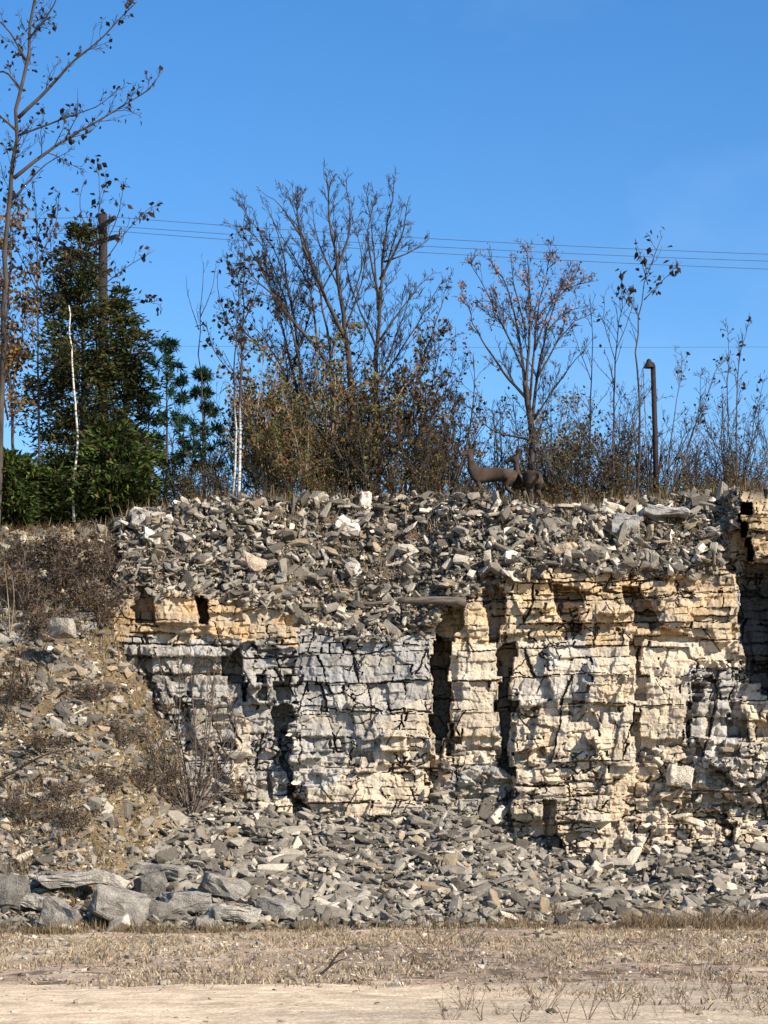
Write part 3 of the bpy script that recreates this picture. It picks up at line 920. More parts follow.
def smooth_line(pts, n):
    pts = np.asarray(pts, float)
    if len(pts) == 2:
        t = np.linspace(0, 1, n)[:, None]
        return pts[0] * (1 - t) + pts[1] * t
    d = np.concatenate([[0], np.cumsum(np.linalg.norm(np.diff(pts, axis=0), axis=1))])
    out = []
    ext = np.vstack([2 * pts[0] - pts[1], pts, 2 * pts[-1] - pts[-2]])
    for s in np.linspace(0, d[-1], n):
        k = int(np.clip(np.searchsorted(d, s) - 1, 0, len(pts) - 2))
        u = (s - d[k]) / (d[k + 1] - d[k] + 1e-9)
        p0, p1, p2, p3 = ext[k], ext[k + 1], ext[k + 2], ext[k + 3]
        out.append(.5 * ((2 * p1) + (-p0 + p2) * u + (2 * p0 - 5 * p1 + 4 * p2 - p3) * u * u + (-p0 + 3 * p1 - 3 * p2 + p3) * u ** 3))
    return np.array(out)


class Grower:
    def __init__(s, rng, dens=(2.2, 4.0, 5.0), maxlvl=3, up=.25, spread=(28, 55), ratio=.5, gnarl=.19, rmin=.005, tw=1.0):
        s.rng, s.dens, s.maxlvl, s.up, s.spread, s.ratio, s.gnarl, s.rmin = rng, dens, maxlvl, up, spread, ratio, gnarl, rmin
        s.T = Tubes(); s.tips = []; s.tw = tw
    def line(s, pts, rad, lvl, t0=.2, sides=6):
        s.T.add(pts, rad, sides)
        s.kids(pts, rad, lvl, t0)
    def kids(s, pts, rad, lvl, t0):
        if lvl >= s.maxlvl: return
        Ln = np.linalg.norm(np.diff(pts, axis=0), axis=1).sum()
        dn = s.dens[min(lvl, len(s.dens) - 1)]
        nk = s.rng.poisson(Ln * (1 - t0) * dn) + (1 if lvl else 0)
        for _ in range(nk):
            t = t0 + (1 - t0) * s.rng.uniform(0, 1) ** .9
            f = t * (len(pts) - 1); k = min(int(f), len(pts) - 2); u = f - k
            p = pts[k] * (1 - u) + pts[k + 1] * u
            r = rad[k] * (1 - u) + rad[k + 1] * u
            d = unit(pts[k + 1] - pts[k])
            a = s.rng.uniform(*s.spread) * D2R
            dd = unit(d * math.cos(a) + rand_perp(d, s.rng) * math.sin(a) + np.array([0, 0, s.up * s.rng.uniform(.2, 1)]))
            l = min(Ln, 6.0) * s.ratio * (1.12 - .85 * t) * s.rng.uniform(.55, 1.25)
            s.sprout(p, dd, max(.12, l), max(s.rmin, min(r * .6, .011 * l + .003) * s.tw), lvl + 1)
    def sprout(s, p, d, Ln, r, lvl):
        n = 5 if Ln > .9 else (4 if Ln > .4 else 3)
        pts = [p]; dd = d
        for i in range(n - 1):
            dd = unit(dd + s.rng.normal(0, s.gnarl, 3) + np.array([0, 0, s.up * .25]))
            pts.append(pts[-1] + dd * Ln / (n - 1))
        pts = np.array(pts)
        rad = np.linspace(r, max(s.rmin * .7, r * .3), n)
        s.T.add(pts, rad, 3 if r < .02 else 4)
        s.tips.append((pts[-1], unit(pts[-1] - pts[-2]), lvl)); s.tips.append((pts[n // 2], dd, lvl))
        s.kids(pts, rad, lvl, .15)


def leaf_cards(pos, rng, size, cols, elong=1.5, dirs=None, flat=0.0):
    """small folded leaves: two triangles about a midrib, each with its own colour"""
    n = len(pos)
    pos = np.asarray(pos)
    d = rng.normal(size=(n, 3)) if dirs is None else np.asarray(dirs) + rng.normal(0, .45, (n, 3))
    d /= np.linalg.norm(d, axis=1, keepdims=True) + 1e-9
    q = rng.normal(size=(n, 3)); q -= d * (q * d).sum(1, keepdims=True); q /= np.linalg.norm(q, axis=1, keepdims=True) + 1e-9
    nn = np.cross(d, q)
    sz = size * rng.uniform(.6, 1.35, (n, 1))
    a = pos; b = pos + d * sz * elong; m1 = pos + d * sz * elong * .45 + q * sz * .5 + nn * sz * .15; m2 = pos + d * sz * elong * .45 - q * sz * .5 + nn * sz * .15
    V = np.stack([a, m1, b, m2], 1).reshape(-1, 3)
    i = np.arange(n)[:, None] * 4
    T = np.concatenate([i + np.array([[0, 1, 2]]), i + np.array([[0, 2, 3]])])
    c = np.asarray(cols)[rng.integers(0, len(cols), n)] * rng.uniform(.7, 1.35, (n, 1))
    return V, T, np.repeat(c, 4, axis=0)


def leaves_obj(name, pos, rng, size, cols, parent, origin, elong=1.5, dirs=None):
    if len(pos) == 0: return None
    Vv, Tt, Cc = leaf_cards(pos, rng, size, cols, elong, dirs)
    return link(name, mesh_np(name, Vv - np.asarray(origin), tris=Tt, col=np.clip(Cc, 0, 1)), M_LEAF, parent)


BROWN = [(0.12, 0.07, 0.036), (0.17, 0.095, 0.04), (0.075, 0.045, 0.028)]
DARKL = [(0.035, 0.025, 0.018), (0.05, 0.03, 0.02), (0.025, 0.022, 0.018)]
RUST = [(0.20, 0.075, 0.035), (0.16, 0.07, 0.035), (0.12, 0.05, 0.03)]
PINK = [(0.32, 0.17, 0.12), (0.27, 0.14, 0.09), (0.22, 0.12, 0.09)]
GOLD = [(0.22, 0.14, 0.045), (0.17, 0.10, 0.035), (0.12, 0.07, 0.03)]
OLIVE = [(0.125, 0.11, 0.03), (0.10, 0.10, 0.028), (0.17, 0.125, 0.04), (0.13, 0.08, 0.03)]
GREENISH = [(0.075, 0.095, 0.03), (0.06, 0.08, 0.03)]
CEDAR = [(0.03, 0.046, 0.016), (0.055, 0.072, 0.022), (0.014, 0.022, 0.011), (0.08, 0.052, 0.022), (0.075, 0.085, 0.026)]
GREEN = [(0.08, 0.13, 0.025), (0.13, 0.18, 0.035), (0.04, 0.07, 0.018)]
PINE = [(0.03, 0.065, 0.03), (0.04, 0.08, 0.035), (0.025, 0.05, 0.025)]


def tree(name, label, cat, Y, limbs, seed, mat=M_TWIGG, group=None, grow=None, leaf=None, t0=.2, base_px=None, lvl=0, limb_drift=.3):
    """limbs: [([(px, py), ...], r0, r1)], the first is the trunk.  leaf: (colours, size, share of tips that keep a leaf cluster, leaves per tip, height range)"""
    rng = np.random.default_rng(seed)
    g = Grower(rng, **(grow or {}))
    bpx = limbs[0][0][0][0]
    base = P(limbs[0][0][0][0], limbs[0][0][0][1], Y)
    gz = plateau_z(bpx, Y)
    root = empty(name, (base[0], Y, gz), label, cat, group)
    for k, (pp, r0, r1) in enumerate(limbs):
        n = max(6, 3 * len(pp))
        ln = sum(math.hypot(pp[i + 1][0] - pp[i][0], pp[i + 1][1] - pp[i][1]) for i in range(len(pp) - 1)) * Y / F
        dr = 0.0 if k == 0 else rng.uniform(-limb_drift, limb_drift) * ln
        pts = []
        for i, (a, b) in enumerate(pp):
            pts.append(P(a, b, Y + dr * (i / (len(pp) - 1))))
        if k == 0:
            pts[0][2] = min(pts[0][2], gz - .1)
        line = smooth_line(pts, n)
        wob = rng.normal(0, .012 * ln ** .5, line.shape); wob[0] = 0
        line = line + wob * np.linspace(0, 1, n)[:, None]
        rad = r0 + (r1 - r0) * np.linspace(0, 1, n) ** .8
        g.line(line, rad, lvl, t0 if (k == 0 or ln > 5.5) else .12, 7 if r0 > .05 else 5)
    g.T.build('trunk', mat, root, True, origin=root.location)
    if leaf:
        cols, size, share, per, hr = leaf
        pos, dirs = [], []
        for p, d, lv in g.tips:
            _, b = topx(p)
            if hr and not (hr[0] < b < hr[1]): continue
            if rng.uniform() < share:
                for _ in range(per):
                    pos.append(p + rng.normal(0, .05 + .03 * per ** .5, 3)); dirs.append(d * .3 + np.array([0, 0, -.5]))
        leaves_obj('crown', pos, rng, size, cols, root, root.location, dirs=dirs)
    return root


# --- the tall bare poplar at the frame's edge
tree('bare_tree', 'tall bare poplar with upswept limbs and few dark leaves beside the conifer', 'tree', 60.0, [
    ([(-4, 545), (2, 400), (6, 250), (14, 150), (22, 80), (34, 0), (42, -60), (48, -120)], .105, .025),
    ([(14, 178), (50, 150), (95, 122), (140, 95), (165, 72)], .055, .008),
    ([(18, 118), (45, 92), (75, 60), (105, 35), (136, 2)], .055, .01),
    ([(19, 135), (60, 120), (100, 105), (118, 88)], .035, .006),
    ([(12, 200), (45, 165), (70, 150)], .035, .006),
    ([(26, 60), (8, 30), (-12, 12)], .04, .01),
    ([(22, 90), (4, 72), (-22, 76)], .045, .01),
    ([(16, 130), (-8, 110), (-28, 112)], .04, .01),
    ([(28, 40), (50, 12), (64, -20)], .035, .01),
], 101, M_TWIG, grow=dict(dens=(4.2, 5.5, 6.5), maxlvl=3, ratio=.26, up=.3, spread=(22, 50), rmin=.007), leaf=(DARKL, .10, .13, 1, None), t0=.2)
# twiggy neighbours of the poplar
tree('leafy_tree', 'slender tree hung with golden brown leaves beside the poplar trunk', 'tree', 61.5, [
    ([(14, 535), (12, 420), (6, 330), (12, 250), (14, 215)], .06, .012),
    ([(10, 400), (22, 340), (26, 280)], .03, .008), ([(8, 420), (-4, 350), (-8, 280)], .03, .008)], 102, M_TWIG,
    grow=dict(dens=(5, 5, 4), maxlvl=3, ratio=.3, up=.1), leaf=(GOLD, .085, .75, 2, None), t0=.25)
tree('sapling', 'thin dark-leaved sapling rising above the conifer and the utility pole', 'tree', 63.0, [
    ([(96, 500), (96, 330), (97, 240), (99, 170)], .05, .008),
    ([(98, 260), (118, 215), (124, 180)], .02, .006), ([(98, 270), (140, 215), (160, 205)], .02, .006), ([(97, 290), (130, 265), (155, 250)], .02, .006),
    ([(97, 310), (135, 300), (160, 305)], .02, .006), ([(98, 250), (80, 210), (84, 180)], .02, .006)], 103, M_TWIG,
    grow=dict(dens=(4, 5, 4), maxlvl=2, ratio=.28, up=.35, rmin=.007), leaf=(DARKL, .12, .42, 1, (150, 360)), t0=.45)
tree('sapling', 'dark-leaved sapling between the poplar trunk and the conifer', 'tree', 61.8, [
    ([(40, 520), (38, 350), (36, 260), (34, 180)], .05, .008),
    ([(36, 270), (56, 220), (60, 190)], .02, .006), ([(37, 290), (14, 240), (6, 200)], .02, .006), ([(37, 320), (62, 290), (70, 250)], .02, .006)], 104, M_TWIG,
    grow=dict(dens=(5, 5, 4), maxlvl=2, ratio=.28, up=.3, rmin=.007), leaf=(DARKL, .115, .45, 1, (170, 400)), t0=.4)


tree('sapling', 'thin brown-leaved sapling crowding the poplar trunk on its open side', 'tree', 62.4, [
    ([(58, 520), (56, 380), (54, 290), (50, 222)], .045, .007), ([(55, 300), (72, 250), (78, 216)], .018, .006), ([(55, 320), (34, 275), (28, 240)], .018, .006),
    ([(56, 350), (84, 300), (92, 262)], .018, .006)], 105, M_TWIG, grow=dict(dens=(5, 6, 5), maxlvl=2, ratio=.3, up=.3, rmin=.007), leaf=(BROWN + DARKL, .09, .4, 1, (190, 420)), t0=.35)

# --- conifers
def conifer(name, label, Y, px, py_top, width_px, seed, cols=CEDAR, nb=330, per=60, leafsz=.075, low=0.0, droop=.0, group=None, trunk_r=.12, point=.8):
    rng = np.random.default_rng(seed)
    gz = plateau_z(px, Y)
    top = P(px, py_top, Y)
    H = top[2] - gz
    Rm = width_px * .5 * Y / F
    root = empty(name, (top[0], Y, gz), label, 'tree', group)
    T_ = Tubes()
    T_.add(smooth_line([(0, 0, -.2), (rng.normal(0, .05), 0, H * .5), (0, 0, H * .98)], 9), np.linspace(trunk_r, .015, 9), 7)
    pos, dirs = [], []
    lob = rng.uniform(0, 6.28, 3)
    for _ in range(nb):
        t = low + (1 - low) * rng.uniform(0, 1) ** 1.15
        az = rng.uniform(0, 2 * math.pi)
        prof = (1 - t) ** point * (.55 + .45 * min(1, (t + .12) * 4))
        lump = 1 + .25 * math.sin(3 * az + lob[0] + 9 * t) + .28 * math.sin(2 * az + lob[1] - 21 * t)
        l = max(.16, Rm * prof * lump * rng.uniform(.5, 1.15))
        p0 = np.array([0, 0, t * H])
        d = unit(np.array([math.cos(az), math.sin(az), rng.uniform(.05, .5) - droop]))
        p1 = p0 + d * l * .6; p2 = p1 + unit(d + np.array([0, 0, .25])) * l * .5
        T_.add(np.array([p0, p1, p2]), [.018, .010, .004], 3)
        m = int(per * (.35 + .65 * l / Rm))
        u = rng.uniform(.25, 1.06, m)[:, None]
        q = np.where(u < .55, p0 + (p1 - p0) * u / .55, p1 + (p2 - p1) * (u - .55) / .45)
        q = q + rng.normal(0, 1, (m, 3)) * np.array([.15, .15, .10]) * (.6 + .5 * l / Rm)
        pos.append(q); dirs.append(np.tile(d + np.array([0, 0, -.2]), (m, 1)))
    T_.build('trunk', M_TWIG, root)
    Vv, Tt, Cc = leaf_cards(np.concatenate(pos), rng, leafsz, cols, 3.2, np.concatenate(dirs))
    link('crown', mesh_np('crown', Vv, tris=Tt, col=np.clip(Cc, 0, 1)), M_LEAF, root)
    return root

conifer('cedar_tree', 'broad dark green cedar standing behind the white dead trunk', 62.5, 80, 226, 132, 201, nb=270, per=115, leafsz=.055, point=.62)
conifer('cedar_tree', 'shorter dark cedar in front of the utility pole', 62.8, 122, 292, 100, 202, nb=190, per=100, low=.02, leafsz=.055, point=.6)
conifer('juniper_bush', 'bright green low juniper at foot of the broad cedar', 61.6, 112, 428, 90, 203, cols=GREEN + CEDAR, nb=230, per=55, point=.5, trunk_r=.05)
conifer('juniper_bush', 'bright green low juniper spilling over crest under the poplar', 61.2, 12, 462, 96, 204, cols=GREEN + GREEN + CEDAR, nb=220, per=55, point=.45, trunk_r=.05)
conifer('juniper_bush', 'dark green low juniper between the two bright ones', 61.5, 60, 468, 70, 205, cols=GREEN + CEDAR, nb=170, per=50, point=.5, trunk_r=.05)


def pine(label, Y, px, py_top, wpx, seed, tiers=7):
    rng = np.random.default_rng(seed)
    gz = plateau_z(px, Y); top = P(px, py_top, Y); H = top[2] - gz; Rm = wpx * .5 * Y / F
    root = empty('young_pine', (top[0], Y, gz), label, 'tree', 'young pines beside the cedar')
    T_ = Tubes(); T_.add([(0, 0, -.2), (.03, 0, H * .5), (0, 0, H)], [.045, .03, .008], 6)
    pos, dirs = [], []
    def tuft(p, d, n):
        for _ in range(n):
            dd = unit(d * .5 + rng.normal(0, .55, 3)); pos.append(p + rng.normal(0, .03, 3)); dirs.append(dd)
    for k in range(tiers):
        t = .32 + .64 * k / (tiers - 1)
        for j in range(rng.integers(4, 7)):
            az = rng.uniform(0, 6.28); l = Rm * (1.15 - t) * 1.5 * rng.uniform(.6, 1.1)
            d = unit(np.array([math.cos(az), math.sin(az), .45])); p0 = np.array([0, 0, H * t]); p1 = p0 + d * l; 
            T_.add([p0, p0 + d * l * .5 - np.array([0, 0, .03]), p1], [.012, .008, .004], 3)
            tuft(p1, d, 55)
            tuft(p0 + d * l * .7 + rng.normal(0, .08, 3), d, 35)
    tuft(np.array([0, 0, H]), np.array([0, 0, 1.]), 60)
    T_.build('trunk', M_TWIG, root)
    rr = leaf_cards(np.array(pos), rng, .035, PINE, 5.5, np.array(dirs))
    link('crown', mesh_np('crown', rr[0], tris=rr[1], col=rr[2]), M_LEAF, root)

pine('taller young pine with tufted tips beside the cedar', 62.3, 166, 342, 62, 301)
pine('shorter young pine with tufted tips beside the twin birch', 63.0, 204, 372, 44, 302, 6)
pine('sparse young pine between the taller pine and the cedar', 63.6, 148, 396, 46, 303, 5)

# --- white trunks
tree('dead_birch', 'slim white dead birch trunk standing before the dark cedar', 'tree', 60.9, [
    ([(74, 505), (73, 486), (77, 450), (76, 410), (73, 370), (70, 330), (68, 305)], .046, .02)], 401, M_BIRCH, grow=dict(dens=(.3,), maxlvl=1, ratio=.08))
tree('birch_tree', 'twin-stemmed white birch with sparse dark leaves on the crest', 'tree', 61.3, [
    ([(238, 502), (240, 460), (240, 400), (242, 340), (244, 280), (243, 222)], .052, .009),
    ([(232, 502), (235, 470), (236, 430), (234, 380), (238, 300), (236, 250)], .04, .008),
    ([(241, 330), (256, 290), (262, 255)], .022, .006), ([(237, 340), (220, 300), (218, 270)], .022, .006),
    ([(242, 360), (268, 330), (280, 300)], .02, .006), ([(236, 380), (214, 350), (205, 320)], .02, .006)], 402, M_BIRCH2,
    grow=dict(dens=(5, 6, 6), maxlvl=3, ratio=.22, up=.3, rmin=.007), leaf=(DARKL, .10, .22, 1, (220, 420)), t0=.47)
tree('sapling', 'thin leafless sapling between the pines and the twin birch', 'tree', 62.6, [
    ([(204, 500), (202, 400), (198, 330), (206, 262)], .04, .007), ([(199, 330), (188, 295), (186, 275)], .015, .005), ([(200, 318), (212, 290), (216, 266)], .015, .005)], 403, M_TWIG,
    grow=dict(dens=(2.0, 3), maxlvl=2, ratio=.18, up=.4), t0=.3)

# --- the big bare tree, a clump of stems
BIGG = dict(dens=(4.6, 8.5, 11), maxlvl=3, ratio=.30, up=.34, spread=(20, 50), rmin=.007)
tree('bare_tree', 'biggest bare tree with fan of upright limbs in the middle of the crest', 'tree', 64.0, [
    ([(352, 500), (354, 430), (348, 350), (340, 290), (332, 230), (326, 172)], .16, .014),
    ([(346, 340), (322, 290), (300, 235), (296, 185)], .075, .01),
    ([(350, 400), (318, 350), (278, 300), (244, 232)], .075, .01),
    ([(336, 270), (350, 230), (346, 180)], .05, .008),
    ([(300, 235), (280, 205), (262, 192)], .03, .006),
    ([(322, 290), (340, 250), (318, 205)], .03, .006),
    ([(280, 300), (256, 280), (232, 250)], .03, .006),
    ([(352, 420), (388, 370), (420, 320), (440, 285)], .045, .008),
    ([(318, 350), (310, 290), (284, 240), (270, 215)], .04, .007),
    ([(300, 330), (268, 290), (240, 275), (226, 262)], .035, .007),
    ([(340, 290), (318, 240), (312, 200)], .035, .007),
    ([(345, 330), (362, 280), (366, 235)], .035, .007),
    ([(322, 498), (304, 400), (298, 347), (288, 290), (268, 240), (242, 210)], .075, .008),
    ([(299, 360), (282, 290), (258, 240), (233, 224)], .04, .007),
    ([(290, 300), (280, 240), (262, 200)], .035, .007),
    ([(332, 440), (330, 354), (318, 285), (300, 230), (288, 190)], .06, .008),
    ([(300, 400), (272, 360), (244, 330), (226, 300)], .035, .007),
    ([(352, 300), (362, 262), (352, 215)], .03, .006),
], 501, M_TWIG, grow=BIGG, t0=.4)
tree('bare_tree', 'second bare tree with forked top standing against the biggest one', 'tree', 64.8, [
    ([(378, 500), (376, 400), (378, 330), (382, 270), (388, 220), (392, 178)], .13, .012),
    ([(380, 280), (400, 240), (410, 195)], .05, .008),
    ([(384, 262), (410, 252), (430, 238)], .035, .006),
    ([(380, 300), (368, 240), (376, 190)], .045, .008),
    ([(378, 350), (352, 290), (345, 250)], .04, .008),
    ([(376, 390), (402, 320), (412, 290)], .04, .008),
    ([(378, 310), (374, 250), (367, 192)], .04, .007),
    ([(380, 290), (394, 240), (404, 205)], .04, .007),
    ([(380, 340), (408, 300), (434, 270)], .04, .007),
    ([(378, 420), (420, 370), (448, 320)], .04, .007),
    ([(377, 440), (430, 410), (462, 370)], .035, .007),
], 502, M_TWIG, grow=BIGG, t0=.4)
tree('bare_tree', 'leaning bare tree behind the twin birch with tangled twigs', 'tree', 65.2, [
    ([(312, 500), (302, 420), (290, 360), (278, 310), (262, 250)], .09, .01),
    ([(298, 400), (272, 350), (248, 320)], .04, .007), ([(292, 370), (310, 310), (312, 260)], .04, .007), ([(300, 420), (330, 360), (336, 310)], .04, .007)], 503, M_TWIG,
    grow=BIGG, leaf=(DARKL, .08, .1, 1, None), t0=.3)
tree('leafy_tree', 'scrubby tree with rusty brown leaves leaning towards the deer', 'tree', 63.2, [
    ([(404, 500), (410, 430), (420, 370), (436, 320), (446, 290)], .06, .01),
    ([(408, 450), (440, 400), (456, 350)], .035, .007), ([(406, 460), (388, 400), (392, 340)], .035, .007), ([(412, 420), (444, 415), (462, 400)], .03, .007)], 504, M_TWIG,
    grow=dict(dens=(5, 6, 6), maxlvl=3, ratio=.33, up=.25, rmin=.007), leaf=(BROWN + DARKL + DARKL, .085, .2, 1, None), t0=.2)

# --- vase-shaped tree with rusty tips
tree('vase_tree', 'vase-shaped tree with rusty pink twig tips behind the deer', 'tree', 64.0, [
    ([(530, 502), (532, 440), (528, 400), (524, 380)], .12, .08),
    ([(528, 400), (502, 370), (480, 335), (468, 308), (462, 290)], .05, .008),
    ([(526, 392), (518, 330), (506, 285), (488, 258)], .055, .008),
    ([(526, 388), (530, 320), (528, 265), (524, 246)], .055, .008),
    ([(532, 420), (542, 350), (560, 295), (592, 280)], .055, .008),
    ([(530, 400), (536, 330), (544, 280), (552, 248)], .045, .008),
    ([(518, 330), (504, 310), (484, 300)], .025, .006), ([(548, 330), (566, 312), (588, 306)], .025, .006),
    ([(531, 440), (492, 430), (466, 405), (452, 400)], .035, .006),
    ([(524, 370), (500, 320), (478, 275), (470, 262)], .04, .007),
    ([(536, 380), (566, 330), (594, 312)], .04, .007),
    ([(535, 350), (550, 310), (572, 268)], .035, .007),
    ([(534, 420), (560, 380), (592, 340)], .035, .007),
    ([(526, 330), (514, 285), (510, 255)], .035, .007),
], 505, M_TWIG, grow=dict(dens=(4.6, 7, 9), maxlvl=3, ratio=.3, up=.3, spread=(20, 50), rmin=.0075), leaf=(PINK, .065, .22, 1, (225, 330)), t0=.6, limb_drift=.25)

# --- saplings towards the lamp post
tree('sapling', 'tall leaning sapling with dark leaf bunches at its tip beside the lamp post', 'tree', 62.8, [
    ([(636, 505), (640, 420), (636, 350), (642, 300), (652, 262), (662, 236)], .05, .008),
    ([(640, 320), (626, 290), (620, 275)], .018, .005), ([(644, 300), (668, 275), (682, 262)], .018, .005), ([(648, 285), (640, 255), (636, 240)], .015, .005)], 506, M_TWIG,
    grow=dict(dens=(3.4, 5.0), maxlvl=2, ratio=.22, up=.45, rmin=.008), leaf=(DARKL, .13, .5, 1, (225, 305)), t0=.35)
tree('sapling', 'straight sapling with few dark leaves left of the leaning one', 'tree', 63.3, [
    ([(612, 505), (614, 420), (616, 350), (622, 300), (620, 270)], .045, .007), ([(615, 360), (604, 320), (606, 290)], .015, .005), ([(616, 350), (632, 310), (634, 288)], .015, .005)], 507, M_TWIG,
    grow=dict(dens=(3.8, 5), maxlvl=2, ratio=.22, up=.45, rmin=.008), leaf=(DARKL, .10, .2, 1, (260, 350)), t0=.25)
tree('sapling', 'slim bare sapling between the vase-shaped tree and the straight sapling', 'tree', 63.8, [
    ([(586, 505), (590, 420), (592, 350), (590, 295)], .04, .007), ([(591, 380), (576, 340), (570, 320)], .015, .005)], 508, M_TWIG,
    grow=dict(dens=(4, 5), maxlvl=2, ratio=.22, up=.4, rmin=.008), t0=.25)
# fans of bare stems at the far end
tree('bare_shrub', 'fan of tall bare stems on the crest near the shaded recess', 'shrub', 62.0, [
    ([(738, 500), (736, 430), (740, 360), (750, 318)], .035, .006), ([(738, 496), (728, 420), (730, 350), (728, 325)], .03, .006),
    ([(738, 496), (716, 450), (702, 410), (700, 370)], .025, .006), ([(740, 496), (756, 430), (764, 380)], .025, .006), ([(736, 498), (700, 470), (684, 440)], .02, .006),
    ([(742, 498), (768, 450), (782, 380)], .025, .006)], 509, M_TWIG, grow=dict(dens=(4, 5), maxlvl=2, ratio=.22, up=.35, rmin=.008), leaf=(DARKL, .09, .08, 1, None), t0=.15)
tree('bare_shrub', 'spreading bare shrub arching out from behind the lamp post', 'shrub', 63.2, [
    ([(668, 502), (690, 440), (706, 400), (722, 360)], .035, .006), ([(668, 500), (700, 460), (724, 440)], .03, .006), ([(666, 500), (672, 430), (680, 380), (684, 350)], .03, .006),
    ([(664, 500), (640, 450), (630, 410)], .025, .006), ([(668, 498), (698, 420), (708, 380)], .025, .006)], 510, M_TWIGG,
    grow=dict(dens=(4.5, 5, 5), maxlvl=3, ratio=.28, up=.3, rmin=.007), leaf=(DARKL, .08, .06, 1, None), t0=.12)

# ------------------------------------------------------------------ shrubs: prototypes, then copies
def shrub_proto(name, label, seed, nst, H, spread, mat, grow, leaf, loc, leafname='crown'):
    rng = np.random.default_rng(seed)
    g = Grower(rng, **grow)
    for k in range(nst):
        az = rng.uniform(0, 6.28); a = rng.uniform(.05, spread)
        d = np.array([math.cos(az) * math.sin(a), math.sin(az) * math.sin(a), math.cos(a)])
        Ln = H * rng.uniform(.55, 1.05)
        p0 = np.array([rng.normal(0, .12), rng.normal(0, .12), -.15]) * min(1, H)
        pts = [p0]
        for i in range(6):
            d = unit(d + rng.normal(0, .09, 3) + np.array([0, 0, .06])); pts.append(pts[-1] + d * Ln / 6)
        r0 = (.009 + .007 * Ln) if H > 1 else .004
        g.line(np.array(pts), np.linspace(r0, min(.005, r0 * .6), 7), 1, .15, 4)
    root = empty(name, loc, label, 'shrub')
    g.T.build('stems', mat, root)
    if leaf:
        cols, size, share, per = leaf
        pos = []
        for p, d, lv in g.tips:
            if rng.uniform() < share:
                for _ in range(per): pos.append(p + rng.normal(0, .09 if H > 1 else .01, 3))
        leaves_obj(leafname, pos, rng, size, cols, root, (0, 0, 0))
    return root


def copy_thing(o, loc, rz, s, label, group):
    r = o.copy(); COL.objects.link(r)
    r.location = loc; r.rotation_euler = (0, 0, rz); r.scale = (s, s, s)
    r['label'] = label
    if group: r['group'] = group
    for chd in list(o.children):
        c = chd.copy(); COL.objects.link(c); c.parent = r
    return r

SG = dict(dens=(3.8, 5.6, 6.5), maxlvl=3, ratio=.38, up=.18, spread=(22, 58), rmin=.0065)
SP = {
    'olive': shrub_proto('leafy_shrub', '', 601, 10, 4.2, .55, M_DRY, SG, (OLIVE + GREENISH + RUST[:1], .068, .42, 3), (0, -20, 0)),
    'brown': shrub_proto('leafy_shrub', '', 602, 11, 3.9, .6, M_TWIG, SG, (BROWN + OLIVE + OLIVE + DARKL + GREENISH, .068, .24, 2), (0, -20, 0)),
    'rust': shrub_proto('leafy_shrub', '', 603, 10, 3.9, .55, M_TWIG, SG, (RUST[1:] + BROWN + BROWN + OLIVE + DARKL, .065, .30, 2), (0, -20, 0)),
    'bare': shrub_proto('bare_shrub', '', 604, 12, 4.2, .5, M_TWIG, SG, (BROWN, .06, .1, 1), (0, -20, 0)),
    'grey': shrub_proto('bare_shrub', '', 605, 11, 3.8, .6, M_TWIGG, SG, None, (0, -20, 0)),
    'low': shrub_proto('low_shrub', '', 606, 16, 1.3, .9, M_TWIG, dict(SG, dens=(6, 7, 7)), (BROWN + OLIVE, .05, .5, 2), (0, -20, 0)),
    'tall': shrub_proto('bare_shrub', '', 607, 10, 5.4, .38, M_TWIGD, SG, (BROWN + DARKL, .07, .12, 1), (0, -20, 0)),
}
